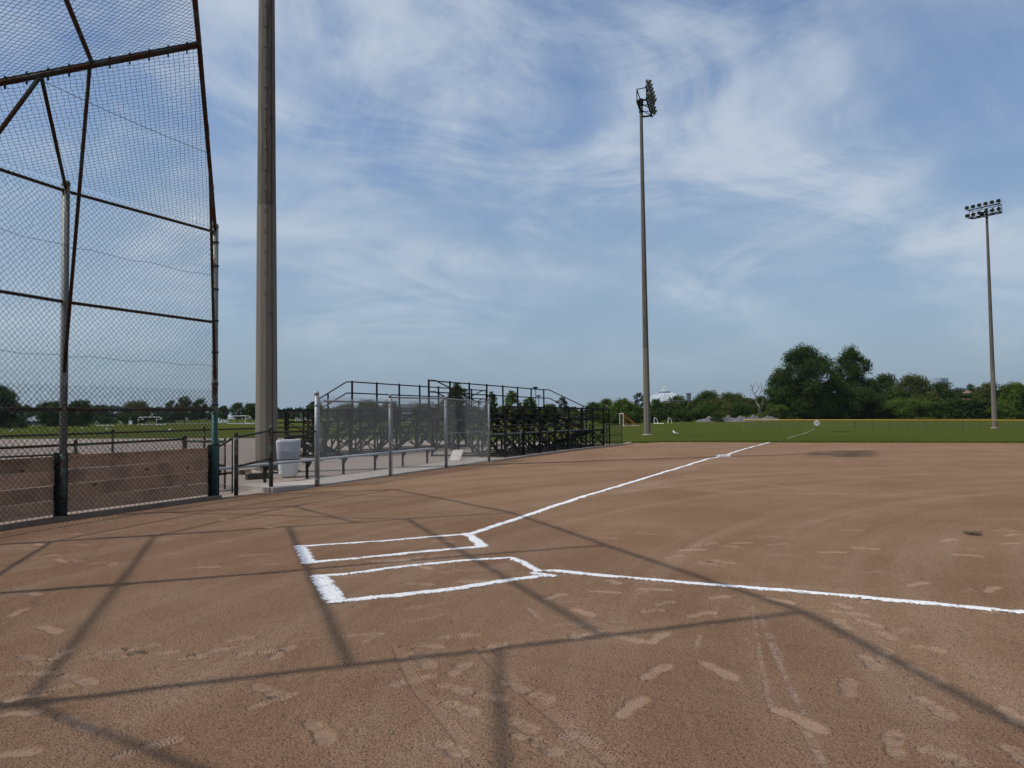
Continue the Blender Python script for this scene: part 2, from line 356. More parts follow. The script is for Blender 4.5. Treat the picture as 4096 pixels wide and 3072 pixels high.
# ------------------------------------------------------------------ ground sheets
def sheet(name, poly, off, mat, cx=(), cy=(), zf=gz):
    bm = bmesh.new(); vs = [bm.verts.new((p[0], p[1], 0)) for p in poly]; bm.faces.new(vs)
    for n_, lst in ((Vector((1, 0, 0)), cx), (Vector((0, 1, 0)), cy)):
        for q in lst: bmesh.ops.bisect_plane(bm, geom=bm.verts[:] + bm.edges[:] + bm.faces[:], plane_co=n_ * q, plane_no=n_)
    bmesh.ops.triangulate(bm, faces=bm.faces[:])
    for v in bm.verts: v.co.z = zf(v.co.x, v.co.y) + off
    bmesh.ops.recalc_face_normals(bm, faces=bm.faces[:])
    if sum(f.normal.z for f in bm.faces) < 0: bmesh.ops.reverse_faces(bm, faces=bm.faces[:])
    m = bpy.data.meshes.new(name); bm.to_mesh(m); bm.free(); m.materials.append(mat)
    return tag(link(name, m), kind='structure')
CYS = [28, 30, 32, 34, 36, 38, 40, 44, 48, 52, 56, 60, 64]; CXS = list(range(-80, 81, 8))
# grass: one sheet out to the horizon
xs = sorted(set([-2600, -1400, -800, -500] + list(range(-400, 401, 20)) + list(range(-80, 81, 8)) + [500, 800, 1400, 2600]))
ys = sorted(set([-600, -200, -60, 0] + CYS + list(range(68, 130, 4)) + list(range(130, 400, 20)) + [500, 700, 1000, 1600, 3000]))
V = [(x, y, gz(x, y)) for y in ys for x in xs]; nx_ = len(xs)
F = [(j * nx_ + i, j * nx_ + i + 1, (j + 1) * nx_ + i + 1, (j + 1) * nx_ + i) for j in range(len(ys) - 1) for i in range(nx_ - 1)]
tag(link('grass_field', np_mesh('grass_field', V, F, MAT['grass'])), kind='structure')
gedge = [gr(*p) for p in ((2478, 1776), (2560, 1771), (2720, 1769), (2900, 1769.5), (3083, 1770.5), (3300, 1771.5), (3560, 1772), (3800, 1772.5), (4096, 1773), (4500, 1776))]
gv = [gr(*p) for p in ((0, 1756), (300, 1755.5), (600, 1754.5), (900, 1753.5), (1150, 1753.5), (1400, 1757), (1700, 1762), (2000, 1766), (2250, 1770), (2400, 1772.5))]
def inn(p): return (p.x, p.y)
gpoly = [inn(PS(31.3, 6.5)), inn(PS(-12, 6.5)), (-30, -8), (-95, -8), (-95, 66)] + [inn(p) for p in gv]
sheet('gravel_ground', gpoly, .012, MAT['gravel'], CXS, CYS)
dpoly = [inn(PS(-12, 6.25)), inn(PS(4.6, 6.42)), inn(PS(6.3, 6.2)), inn(PS(12, 6.3)), inn(PS(24, 6.55)), inn(PS(31.3, 6.75))] + [inn(p) for p in gedge] + [(44, 30), (60, -20), (-14, -20)]
sheet('infield_clay', dpoly, .020, MAT['dirt'], CXS, CYS)

# fine clay in front: trodden surface with footprints, tyre tracks and scuffs
na, nr = 540, 700
ang = np.linspace(R(-41), R(41), na); rad = 2.45 * np.exp(np.linspace(0, math.log(31 / 2.45), nr))
AA, RR = np.meshgrid(ang, rad); X = (RR * np.sin(AA)).ravel(); Y = (RR * np.cos(AA)).ravel()
def vnoise(x, y, sc, seed):
    r = np.random.default_rng(seed); T = r.random((256, 256)); x = x * sc; y = y * sc
    xi = np.floor(x).astype(int); yi = np.floor(y).astype(int); fx = x - xi; fy = y - yi
    fx = fx * fx * (3 - 2 * fx); fy = fy * fy * (3 - 2 * fy); g = lambda a, b: T[a % 256, b % 256]
    return (g(xi, yi) * (1 - fx) + g(xi + 1, yi) * fx) * (1 - fy) + (g(xi, yi + 1) * (1 - fx) + g(xi + 1, yi + 1) * fx) * fy
mask = np.zeros_like(X); phase = np.zeros_like(X); scuff = np.zeros_like(X); dz = np.zeros_like(X); tyre = np.zeros_like(X); ty1 = np.zeros_like(X); ty2 = np.zeros_like(X)
def sstep(a, b, x): q = np.clip((x - a) / (b - a), 0, 1); return q * q * (3 - 2 * q)
def footprint(h, t, tread=True, deep=1., wd=1.):
    h, t = np.array(h[:2]), np.array(t[:2]); d = t - h; Lf = np.hypot(*d)
    if Lf > .36: d = d / Lf * .31; Lf = .31
    d = d / Lf; Lf = max(Lf, .2)
    sel = np.where((np.abs(X - h[0]) < .55) & (np.abs(Y - h[1]) < .55))[0]
    if not len(sel): return
    x, y = X[sel] - h[0], Y[sel] - h[1]; l = (x * d[0] + y * d[1]) / Lf; v = -x * d[1] + y * d[0]
    v = v - .012 * np.sin(l * 3.1)
    hw = np.interp(l, [-.06, 0, .08, .2, .42, .62, .78, .92, 1, 1.05], [0, .026, .042, .045, .036, .051, .055, .045, .024, 0]) * wd
    e = hw - np.abs(v); mk = sstep(-.004, .012, e) * (l > -.05) * (l < 1.05)
    wob = vnoise(X[sel], Y[sel], 22, 3); mk = mk * sstep(.12, .5, wob + .35)
    if tread: mk = mk * (1 - .85 * sstep(.06, .0, np.abs(l - .38)))
    up = mk > mask[sel]; fq = 1.5 + .9 * ((h[0] * 13.7 + h[1] * 7.3) % 1.); ph = l * Lf * fq + np.abs(v) * (.5 if h[0] % .2 < .1 else -.9) * ((l > .5) | (l < .3)) + .06 * wob if tread else np.zeros_like(l)
    near = (np.abs(v) < .09) & (l > -.2) & (l < 1.2) & (mask[sel] < .02)
    k = up | near; phase[sel[k]] = ph[k]
    mask[sel] = np.maximum(mask[sel], mk * (.9 if tread else .85))
    dz[sel] += -.0055 * deep * mk + .004 * deep * sstep(.03, .0, np.abs(e + .012)) * (l > -.1) * (l < 1.1)
def track(pts, width, kind='tyre'):
    pts = [np.array(p[:2]) for p in pts]; s0 = 0.
    for a_, b_ in zip(pts, pts[1:]):
        d = b_ - a_; Lf = np.hypot(*d); d = d / Lf; m_ = max(width * 3, .25)
        lo, hi = np.minimum(a_, b_) - m_, np.maximum(a_, b_) + m_
        sel = np.where((X > lo[0]) & (X < hi[0]) & (Y > lo[1]) & (Y < hi[1]))[0]
        x, y = X[sel] - a_[0], Y[sel] - a_[1]; l = x * d[0] + y * d[1]; v = -x * d[1] + y * d[0]
        ok = (l > -.01) & (l < Lf + .01); e = width / 2 - np.abs(v)
        mk = sstep(-.004, .012, e) * ok
        if kind == 'tyre':
            ins = ok & (np.abs(v) < width); ph = (s0 + l) * 1.45 + np.abs(np.mod(v, .046) - .023) * 1.6
            tyre[sel] = np.maximum(tyre[sel], mk); ty1[sel[ins]] = s0 + l[ins]; ty2[sel[ins]] = v[ins]; mask[sel] = np.maximum(mask[sel], mk * .28); dz[sel] += -.006 * mk
        else:
            wob = vnoise(X[sel], Y[sel], 9, 5); mk = mk * sstep(.1, .45, wob)
            scuff[sel] = np.maximum(scuff[sel], mk); dz[sel] += -.003 * mk
        s0 += Lf
def scuffspot(p, rx, ry, ang_, amt=.8):
    sel = np.where((np.abs(X - p[0]) < rx * 1.6) & (np.abs(Y - p[1]) < rx * 1.6))[0]
    x, y = X[sel] - p[0], Y[sel] - p[1]; c, s = math.cos(ang_), math.sin(ang_)
    q = np.hypot((x * c + y * s) / rx, (-x * s + y * c) / ry) + (vnoise(X[sel], Y[sel], 14, 9) - .5) * .9
    scuff[sel] = np.maximum(scuff[sel], sstep(1., .5, q) * amt); dz[sel] -= .003 * sstep(1., .6, q)
G = lambda a, b: gr(a, b, 0.)
SM = [(2438, 2563, 2583, 2594), (2596, 2596, 2668, 2548), (2571, 2742, 2677, 2680), (2475, 2900, 2580, 2815), (2280, 2452, 2370, 2484), (2804, 2670, 2940, 2744), (3091, 2860, 3302, 2962), (2750, 2489, 2858, 2464), (35, 2485, 110, 2449),
      (155, 2524, 250, 2560), (205, 2665, 280, 2614), (0, 2885, 142, 2880), (10, 2832, 105, 2815), (-40, 3055, 165, 3035), (2832, 2414, 2905, 2407), (127, 2250, 288, 2217), (94, 2384, 158, 2398), (2355, 2382, 2484, 2392), (2540, 2374, 2690, 2380), (2425, 2336, 2475, 2356)]
TR = [(1803, 2728, 1872, 2670), (1664, 2650, 1724, 2700), (1655, 2604, 1714, 2608), (1752, 2766, 1883, 2806), (1773, 2838, 1906, 2895), (1894, 2810, 1978, 2822), (2006, 2754, 2110, 2798), (2110, 2795, 2206, 2840), (2033, 2912, 2111, 2950), (2050, 2970, 2150, 3008), (2130, 2990, 2232, 3060),
      (1752, 3000, 1845, 3060), (2240, 2972, 2318, 2990), (3443, 2645, 3512, 2708), (3628, 2688, 3780, 2764), (3657, 2812, 3810, 2908), (3673, 3022, 3769, 3058), (3424, 2500, 3522, 2538), (3500, 2548, 3572, 2580), (3640, 2606, 3712, 2620),
      (85, 2645, 186, 2684), (247, 2722, 369, 2766), (120, 2800, 198, 2786), (245, 2895, 382, 2956), (1017, 2766, 1135, 2830), (1087, 2662, 1167, 2604), (1232, 2914, 1325, 3026), (360, 2642, 434, 2630), (456, 2656, 518, 2645), (505, 2624, 604, 2604), (690, 2664, 768, 2652), (778, 2644, 894, 2622), (886, 2588, 1014, 2566), (2560, 2470, 2620, 2462), (2620, 2440, 2690, 2424), (3320, 2430, 3400, 2455), (3990, 2850, 4090, 2930), (4010, 3010, 4090, 3070)]
for q in SM: footprint(G(*q[:2]), G(*q[2:]), False)
for q in TR: footprint(G(*q[:2]), G(*q[2:]), True)
r2 = random.Random(11)
for _ in range(18):                                     # the walk towards second base, and strays
    k = r2.random(); px = 2680 + k * 1300 + r2.uniform(-40, 40); py = 2215 - k * 60 + r2.gauss(0, 34)
    p = G(px, py); a_ = r2.uniform(-.7, .7); footprint(p, (p.x + .28 * math.cos(a_), p.y + .28 * math.sin(a_)), r2.random() < .5)
for _ in range(34):                                     # around home plate and towards the backstop
    px, py = r2.choice(((r2.uniform(60, 900), r2.uniform(2110, 2300)), (r2.uniform(500, 1500), r2.uniform(2030, 2130)), (r2.uniform(1300, 2400), r2.uniform(2150, 2420)), (r2.uniform(2800, 4050), r2.uniform(2330, 2480))))
    p = G(px, py); a_ = r2.uniform(-.9, .9); footprint(p, (p.x + .28 * math.cos(a_), p.y + .28 * math.sin(a_)), r2.random() < .5)
for (px, py, a0, n_, sd_, trd) in ((420, 3040, .75, 5, 2, True), (40, 2700, .25, 5, 4, True), (3500, 3050, 1.2, 4, 6, True)):
    p = G(px, py); r3 = random.Random(sd_)
    for k in range(n_):
        a1 = a0 + r3.uniform(-.15, .15); sgn = 1 if k % 2 else -1; q = (p.x - math.sin(a1) * .09 * sgn, p.y + math.cos(a1) * .09 * sgn); footprint(q, (q[0] + .29 * math.cos(a1 + .12 * sgn), q[1] + .29 * math.sin(a1 + .12 * sgn)), trd)
        p = Vector((p.x + math.cos(a0) * r3.uniform(.6, .74), p.y + math.sin(a0) * r3.uniform(.6, .74), 0)); a0 += r3.uniform(-.06, .06)
track([G(*p) for p in ((1590, 2612), (1672, 2781), (1805, 2933), (1920, 3090))], .085)
track([G(*p) for p in ((1925, 2608), (2008, 2705), (2160, 2844), (2286, 2946), (2450, 3080))], .095)
track([G(*p) for p in ((2700, 2330), (3050, 2352), (3400, 2380))], .16)
track([G(*p) for p in ((2290, 2118), (2380, 2096))], .10)
for pts, wd in ((((3009, 2445), (3040, 2640), (3085, 2868)), .013), (((3041, 2483), (3090, 2620), (3217, 2887)), .016), (((3060, 2500), (3120, 2640), (3140, 2760)), .010), (((2800, 2560), (2775, 2640)), .014), (((2870, 2440), (2850, 2520)), .012), (((2115, 2450), (2168, 2500)), .022),
                (((1440, 2600), (1510, 2562)), .016), (((906, 2130), (1120, 2094), (1452, 2041)), .05), (((3230, 2960), (3290, 3075)), .02), (((1550, 2037), (1830, 2062), (2020, 2066)), .05), (((2480, 1940), (2900, 1975), (3300, 1982), (3950, 1992)), .11), (((2700, 1905), (2960, 1930), (3400, 1990)), .10), (((840, 2620), (1350, 2565)), .008)):
    track([G(*p) for p in pts], (wd * 1.7 + .006) if wd < .03 else wd * .8, 'scuff')
scuffspot(G(1600, 2250), .55, .12, R(20)); scuffspot(G(1660, 2262), .35, .14, R(25)); scuffspot(G(1420, 2280), .4, .08, R(20), .6); scuffspot(G(1900, 2290), .4, .12, R(25), .6)
scuffspot(G(2560, 1955), 1.6, .35, R(60), .6); scuffspot(G(2750, 1880), 1.5, .3, R(65), .5)
for _ in range(60):
    p = G(r2.uniform(30, 4060), 2020 + 560 * r2.random() ** 1.5); scuffspot(p, r2.uniform(.08, .3), r2.uniform(.03, .07), r2.uniform(-.4, .9), r2.uniform(.25, .6))
fade = sstep(30.9, 24, RR.ravel()) * sstep(2.45, 2.7, RR.ravel()) * sstep(R(41), R(39.5), np.abs(AA.ravel()))
dz += (vnoise(X, Y, .8, 1) - .5) * .012 + (vnoise(X, Y, 3.1, 2) - .5) * .007 + (vnoise(X, Y, 11, 4) - .5) * .0035 * (1 - mask) + (rng.random(len(X)) - .5) * .0042 * (1 - .8 * mask) * sstep(16, 6, RR.ravel())
Z = .021 + fade * (.012 + dz)
lft = (X - HOME.x) * MV.x + (Y - HOME.y) * MV.y
keep = (lft < 6.12)
idx = np.arange(na * nr).reshape(nr, na)
F = np.stack([idx[:-1, :-1], idx[1:, :-1], idx[1:, 1:], idx[:-1, 1:]], -1).reshape(-1, 4)[:, ::-1]
F = F[keep[F].all(1)]
me = np_mesh('trodden_clay', np.stack([X, Y, Z], -1), F, MAT['dirt'], True)
ca = me.color_attributes.new('print', 'FLOAT_COLOR', 'POINT')
ca.data.foreach_set('color', np.stack([mask * fade, phase, scuff * fade, np.ones_like(mask)], -1).astype(np.float32).ravel())
ca = me.color_attributes.new('tyre', 'FLOAT_COLOR', 'POINT')
ca.data.foreach_set('color', np.stack([tyre * fade, ty1, ty2, np.ones_like(mask)], -1).astype(np.float32).ravel())
tag(link('trodden_clay', me), kind='structure')

# loose crumbs of clay and small stones
pts = []
for _ in range(1000):
    a_ = r2.uniform(-.62, .62); r_ = 3.1 * math.exp(r2.random() ** .8 * 1.9); pts.append((r_ * math.sin(a_), r_ * math.cos(a_), r2.choice((.002, .0025, .003, .003, .005)) * (1 + r_ * .06)))
VV, FF = [], []
octa = np.array([(1, 0, 0), (-1, 0, 0), (0, 1, 0), (0, -1, 0), (0, 0, 1), (0, 0, -1)], float); of = np.array([(0, 2, 4), (2, 1, 4), (1, 3, 4), (3, 0, 4), (2, 0, 5), (1, 2, 5), (3, 1, 5), (0, 3, 5)])
for k, (x, y, r_) in enumerate(pts):
    VV.append(octa * r_ * rng.uniform(.6, 1.3, (6, 3)) + (x, y, .031 + r_ * .4)); FF.append(of + 6 * k)
tag(link('clay_crumbs', np_mesh('clay_crumbs', np.concatenate(VV), np.concatenate(FF), MAT['clod'])), 'scattered crumbs of dark clay and small stones on the infield', 'crumbs', kind='stuff')

# ------------------------------------------------------------------ chalk lines
def strip(name, pts, width, label, cat, mat='chalk', group=None, step=.03, z=.037, ends=True, jit=.016, parent=None, blotch=None):
    """a band of chalk powder heaped on the clay, ragged at both edges"""
    P = [np.array(p[:2]) for p in pts]; out = []; s = 0
    for a_, b_ in zip(P, P[1:]):
        L_ = np.hypot(*(b_ - a_)); n_ = max(2, int(L_ / step))
        for i in range(n_ + (b_ is P[-1])): out.append(a_ + (b_ - a_) * i / n_)
    out = np.array(out); d = np.gradient(out, axis=0); d /= np.hypot(d[:, 0], d[:, 1])[:, None]; nn = np.stack([-d[:, 1], d[:, 0]], -1)
    run = np.concatenate([[0], np.cumsum(np.hypot(*np.diff(out, axis=0).T))])
    wv = (vnoise(run, run * 0 + 3, 1.3, sum(map(ord, name + label)) % 97) - .5) * jit * 2.6 + (vnoise(run, run * 0 + 9, 4, 41) - .5) * jit
    cols = np.linspace(-1, 1, 9); width = width * 1.18; hw = width * .5 + .045
    thin = vnoise(run, run * 0 + 5, .9, 17)
    V, Ed = [], []
    for k, c_ in enumerate(cols):
        pos = out + nn * (c_ * hw + wv)[:, None]
        hgt = .005 * max(0, 1 - (abs(c_) * hw / (width * .5)) ** 2) * (.6 + .8 * vnoise(pos[:, 0], pos[:, 1], 18, 6))
        zz_ = np.array([gz(*q) for q in pos]) + z - .004 + hgt + (vnoise(pos[:, 0], pos[:, 1], .8, 1) - .5) * .008
        V.append(np.column_stack([pos, zz_])); e_ = (width * .5 - abs(c_) * hw) / .05
        ed = np.full(len(out), np.clip(e_, -1.0, 1.0) * .55) - .28 * (thin < .22)
        if ends: ed -= np.clip(1 - run / .05, 0, 1) * .5 + np.clip(1 - (run[-1] - run) / .05, 0, 1) * .5
        Ed.append(ed)
    V = np.stack(V, 1); n_, k_ = V.shape[:2]; ix = np.arange(n_ * k_).reshape(n_, k_)
    F = np.stack([ix[:-1, :-1], ix[1:, :-1], ix[1:, 1:], ix[:-1, 1:]], -1).reshape(-1, 4)[:, ::-1]
    me = np_mesh(name, V.reshape(-1, 3), F, MAT[mat], True)
    at_ = me.attributes.new('edge', 'FLOAT', 'POINT'); at_.data.foreach_set('value', np.stack(Ed, 1).astype(np.float32).ravel())
    o = link(name, me, parent)
    return tag(o, label, cat, group) if parent is None else o
gp = lambda *ps: [G(*p) for p in ps]
strip('foul_line', gp((1880, 2150), (2010, 2102), (2140, 2059), (2315, 2000), (2600, 1912), (2840, 1838)) + [gr(2889, 1830), gr(2930, 1815), gr(2990, 1796), gr(3040, 1783), gr(3083, 1770)], .115, 'white chalk foul line running away from the far batter\'s box over third base', 'chalk line', z=.038)
strip('foul_line', gp((2165, 2300), (2215, 2298), (2400, 2316), (2750, 2345), (3100, 2377), (3500, 2413), (3800, 2440), (4130, 2468), (4600, 2512)), .115, 'white chalk foul line leaving the frame at the right from the near batter\'s box', 'chalk line')
def batter_box(label, cs):
    r_ = thing('batters_box', (*G(*cs['o'])[:2], .03), label, 'batter\'s box')
    for nm, (pp, wd) in cs['l'].items(): strip(nm.split('#')[0], gp(*pp), wd, nm, None, parent=r_, step=.02)
batter_box('far batter\'s box in white chalk with the third-base line starting at its corner', dict(o=(1560, 2200), l={
    'side_line#far': (((1195, 2197), (1500, 2176), (1760, 2155), (1900, 2145)), .10), 'side_line#near': (((1200, 2266), (1400, 2248), (1640, 2223), (1850, 2205), (1955, 2197)), .115),
    'end_line#back': (((1200, 2192), (1222, 2225), (1240, 2264)), .13), 'end_line#front': (((1860, 2143), (1895, 2165), (1938, 2200)), .13)}))
batter_box('near batter\'s box in thick white chalk, widest smear at its back left corner', dict(o=(1700, 2340), l={
    'side_line#far': (((1270, 2316), (1370, 2312), (1600, 2280), (1850, 2255), (2060, 2243)), .105), 'side_line#near': (((1345, 2424), (1500, 2404), (1800, 2372), (2080, 2330), (2200, 2316)), .12),
    'end_line#back': (((1276, 2312), (1300, 2345), (1330, 2385), (1352, 2430)), .17), 'end_line#front': (((2040, 2241), (2100, 2266), (2165, 2305)), .10), 'smear': (((2120, 2305), (2170, 2312), (2232, 2324)), .11)}))
strip('foul_line', [gr(*p) for p in ((3080, 1771), (3110, 1767), (3126, 1764))] + [], .12, 'faint worn chalk stub just where the outfield grass begins', 'chalk line', 'chalk_faint', z=.05, ends=False)
strip('foul_line', [gr(*p) for p in ((3152, 1757), (3180, 1747), (3210, 1740), (3225, 1733), (3250, 1722), (3258, 1716))], .16, 'faint wavering foul line on the outfield grass below the round distance sign', 'chalk line', 'chalk_faint', z=.06, ends=False, step=.3)

# grass blades along the edge of the clay and over the near outfield
nb = 16000; k = rng.random(nb) ** 1.7 * .07
ex = np.array([(p.x, p.y) for p in gedge]); ix = rng.random(nb) * (len(ex) - 1); i0 = ix.astype(int); fr = (ix - i0)[:, None]
bp = ex[i0] * (1 - fr) + ex[i0 + 1] * fr; bp = bp + np.stack([(rng.random(nb) - .5) * 3 + k * (bp[:, 0] / bp[:, 1]) * 22, k * 22 - .12 * rng.random(nb) - .02], -1)
bz = np.array([gz(x, y) for x, y in bp]); hh = rng.uniform(.035, .085, nb) * (1 + .5 * (k < .02)); wdt = rng.uniform(.012, .03, nb); aa = rng.random(nb) * 6.283
dxy = np.stack([np.cos(aa), np.sin(aa)], -1) * wdt[:, None]; lean = rng.normal(0, .03, (nb, 2))
V = np.stack([np.column_stack([bp - dxy, bz]), np.column_stack([bp + dxy, bz]), np.column_stack([bp + lean, bz + hh])], 1).reshape(-1, 3)
me = np_mesh('grass_blades', V, np.arange(nb * 3).reshape(-1, 3), MAT['blade'])
a_ = me.attributes.new('tint', 'FLOAT', 'POINT'); a_.data.foreach_set('value', np.repeat(rng.random(nb), 3).astype(np.float32))
tag(link('grass_blades', me), 'short green outfield grass along the edge of the clay', 'grass', kind='stuff')
# ------------------------------------------------------------------ chain link
def chain(O, U, Vd, wd, hg, cell, r, mat, parent, inside=None, jit=.06, name='chain_link_mesh', spikes=0., seed=1):
    rg = np.random.default_rng(seed); O, U, Vd = (np.array(q, float) for q in (O, U, Vd))
    nu, nv = int(wd / cell * 2) + 1, int(hg / cell * 2) + 1
    I, K = np.meshgrid(np.arange(nu + 1), np.arange(nv + 1), indexing='ij')
    u = np.minimum(I * cell / 2, wd) + rg.normal(0, jit * cell, I.shape); v = np.minimum(K * cell / 2, hg) + rg.normal(0, jit * cell, I.shape)
    nrm = np.cross(U, Vd); sag = (vnoise(u.ravel(), v.ravel(), .9, seed + 5).reshape(u.shape) - .5) * .03
    P = O + u[..., None] * U + v[..., None] * Vd + (sag + (I % 2) * .004)[..., None] * nrm
    ok = np.ones(I.shape, bool) if inside is None else inside(u, v)
    even = (I + K) % 2 == 0; S = []
    for di in (1, -1):
        i, k = np.where(even); m_ = (k < nv) & (i + di >= 0) & (i + di <= nu); i, k = i[m_], k[m_]
        m_ = ok[i, k] & ok[i + di, k + 1]; i, k = i[m_], k[m_]; S.append((P[i, k], P[i + di, k + 1]))
    A_ = np.concatenate([q[0] for q in S]); B_ = np.concatenate([q[1] for q in S])
    if spikes:
        t_ = P[:, -1][even[:, -1]]; A_ = np.concatenate([A_, t_]); B_ = np.concatenate([B_, t_ + np.array((0, 0, spikes)) + rg.normal(0, .006, t_.shape)])
    d = B_ - A_; d /= np.linalg.norm(d, axis=1)[:, None]; n_ = nrm / np.linalg.norm(nrm); x = np.cross(d, n_)
    V = []
    for k in range(3):
        t = 2 * math.pi * k / 3; off = (x * math.cos(t) + n_ * math.sin(t)) * r; V += [A_ + off, B_ + off]
    V = np.stack(V, 1).reshape(-1, 3); b0 = np.arange(len(A_))[:, None, None] * 6
    F = (b0 + np.array([(0, 1, 3, 2), (2, 3, 5, 4), (4, 5, 1, 0)])[None]).reshape(-1, 4)
    o = link(name, np_mesh(name, V, F, mat), parent); o['kind'] = 'stuff'; return o
def lin(a, b, t): return Vector(a) * (1 - t) + Vector(b) * t

# ------------------------------------------------------------------ backstop
POST = {k: v for k, v in {'P0': (-5.8, 2.95), 'P1': (-3.93, 5.46), 'P2': (-1.8, 7.6), 'PM': (-5.85, -.1), 'Q0': (-5.9, -3.15), 'Q1': (-4.1, -5.5), 'Q2': (-2.1, -7.78)}.items()}
bs = thing('backstop', PL(-5.8, 0), 'tall hooded chain-link backstop with timber kickboards at the left', 'backstop')
TOP = 5.1
def post(par, p, h, r, mat, name='post', cap=True, z0=-.05):
    m = MB().tube(p + Vector((0, 0, z0)), p + Vector((0, 0, h)), r, 14)
    o = m.build(name, mat, par, True); o.data.polygons.foreach_set('use_smooth', [len(f.vertices) == 4 for f in o.data.polygons])
    if cap: MB().lathe(p + Vector((0, 0, h)), [(r * 1.1, -.05), (r * 1.1, .0), (r * 1.0, .015), (r * .7, .034), (r * .35, .042), (.004, .044)], 12).build('cap', mat, o, True)
    return o
def pipe(par, a, b, r, mat, name, n=8):
    o = MB().tube(a, b, r, n).build(name, mat, par, True); o.data.polygons.foreach_set('use_smooth', [len(f.vertices) == 4 for f in o.data.polygons]); return o
W3 = {k: PL(*v) for k, v in POST.items()}
for k, p in W3.items():
    po = post(bs, p, 5.2, .056, MAT['galv_old'])
    if k in ('P2', 'P1'):
        MB().tube(p + Vector((0, 0, .02)), p + Vector((0, 0, 1.62 if k == 'P2' else 1.0)), .0585, 14).build('paint_band', MAT['teal'] if k == 'P2' else MAT['green_pipe'], po, True)
        for zb in ((.35, 1.0, 1.75, 2.15, 2.75, 3.35, 3.95, 4.4, 4.85) if k == 'P2' else (.12,)):
            MB().tube(p + Vector((0, 0, zb)), p + Vector((0, 0, zb + .035)), .066, 14).build('tension_band', MAT['wire_dark'], po)
ORDER = ['P2', 'P1', 'P0', 'PM', 'Q0', 'Q1', 'Q2']
cen = PL(0, 0)
MESHO = {}
for i, (k0, k1) in enumerate(zip(ORDER, ORDER[1:])):
    a, b = W3[k0], W3[k1]; d = (b - a).normalized(); nf = Vector((-d.y, d.x, 0)); nf = nf if nf.dot(cen - a) > 0 else -nf
    for z in (1.68, 3.34, 5.07): pipe(bs, a + Vector((0, 0, z)), b + Vector((0, 0, z)), .026, MAT['galv_pipe'], 'rail')
    for z in (2.5, 4.2): MB().path([lin(a, b, q / 8) + nf * .05 + Vector((0, 0, z + .02 * math.sin(q * 2.1 + i))) for q in range(9)], .004, 4).build('tension_wire', MAT['wire_dark'], bs)
    L_ = (b - a).length
    chain(a + nf * .062, d, (0, 0, 1), L_, TOP + .02, .094, .0029, MAT['wire_dark'], bs, seed=i + 1, spikes=.03)
    if i < 2: chain(a + nf * .075 + d * .02, d, (0, 0, 1), L_, 2.05, .094, .0022, MAT['wire_dark'], bs, seed=i + 40, inside=lambda u, v: v > .86)
    zb = .085
    for j in range(4):
        hgt = .222; off = nf * (-.082 - .012 * (j % 2)); t0, t1 = .058, L_ - .058
        m = MB(); nseg = 5; tilt = random.uniform(-.006, .006)
        c_ = a + d * (L_ / 2) + off + Vector((0, 0, zb + hgt / 2))
        m.box((0, 0, 0), (t1 - t0, .04, hgt - .008)); o = m.build('board', MAT['wood'], bs)
        o.matrix_parent_inverse = Matrix(); o.location = c_ - bs.location + Vector((0, 0, 0)); o.rotation_euler = (random.uniform(-.01, .01), tilt, math.atan2(d.y, d.x)); zb += hgt
    for (pp, sg) in ((a, 1), (b, -1)):
        MB().box(pp + nf * -.05 + d * (sg * .075) + Vector((0, 0, .50)), (.035, .07, 1.04), (d, nf, Vector((0, 0, 1)))).build('board_cleat', MAT['black_leg'], bs)
    MB().box(a + d * .05 + nf * .02 + Vector((0, 0, .06)), (.16, .08, .06), (d, nf, Vector((0, 0, 1)))).build('foot_block', MAT['black_leg'], bs)
# hood
HT = 6.62
C0, CM, CQ = PL(-1.94, 3.15, HT), PL(-1.94, 0, HT), PL(-1.98, -3.2, HT)
t3 = lambda k: W3[k] + Vector((0, 0, TOP))
raf = {'P0': (t3('P0'), C0), 'PM': (t3('PM'), CM), 'Q0': (t3('Q0'), CQ)}
for k, (a, b) in raf.items():
    pipe(bs, a, b, .036, MAT['galv_pipe'], 'rafter', 10)
    pipe(bs, a + Vector((0, 0, .05)), b + Vector((0, 0, .05)), .012, MAT['wire_dark'], 'tension_bar', 6)
    if k == 'P0':
        dd = (b - a).normalized()
        for q in range(11):
            MB().box(lin(a, b, .36 + q * .06), (.022, .05, .15), (dd, dd.cross(Vector((0, 0, 1))).normalized(), Vector((0, 0, 1)))).build('clamp', MAT['wire_dark'], bs)
for f in (1 / 3, .67, 1.): pipe(bs, lin(*raf['P0'], f), lin(*raf['Q0'], f), .03 if f < 1 else .034, MAT['galv_pipe'], 'purlin')
for s_ in ('P', 'Q'):
    a, b = raf[s_ + '0']; e2 = t3(s_ + '2')
    pipe(bs, b, e2, .034, MAT['galv_pipe'], 'hood_edge')
    if s_ == 'P': pipe(bs, W3[s_ + '1'] + Vector((0, 0, 2.2)), lin(a, b, .66), .026, MAT['galv_pipe'], 'strut')
    pipe(bs, W3[s_ + '0'] + Vector((0, 0, 2.3)), lin(a, b, .52), .028, MAT['galv_pipe'], 'strut')
    pipe(bs, t3(s_ + '1'), lin(a, b, .52), .026, MAT['galv_pipe'], 'strut')
    pipe(bs, W3[s_ + '2'] + Vector((0, 0, 2.2)), lin(e2, b, .43), .026, MAT['galv_pipe'], 'strut')
    for f, g in ((.5, .5),): MB().path([lin(lin(a, b, f), lin(e2, b, g), q / 6) + Vector((0, 0, -.03 * math.sin(q / 6 * 3.14))) for q in range(7)], .004, 4).build('tension_wire', MAT['wire_dark'], bs)
pipe(bs, W3['PM'] + Vector((0, 0, 2.3)), lin(*raf['PM'], .5), .026, MAT['galv_pipe'], 'strut')
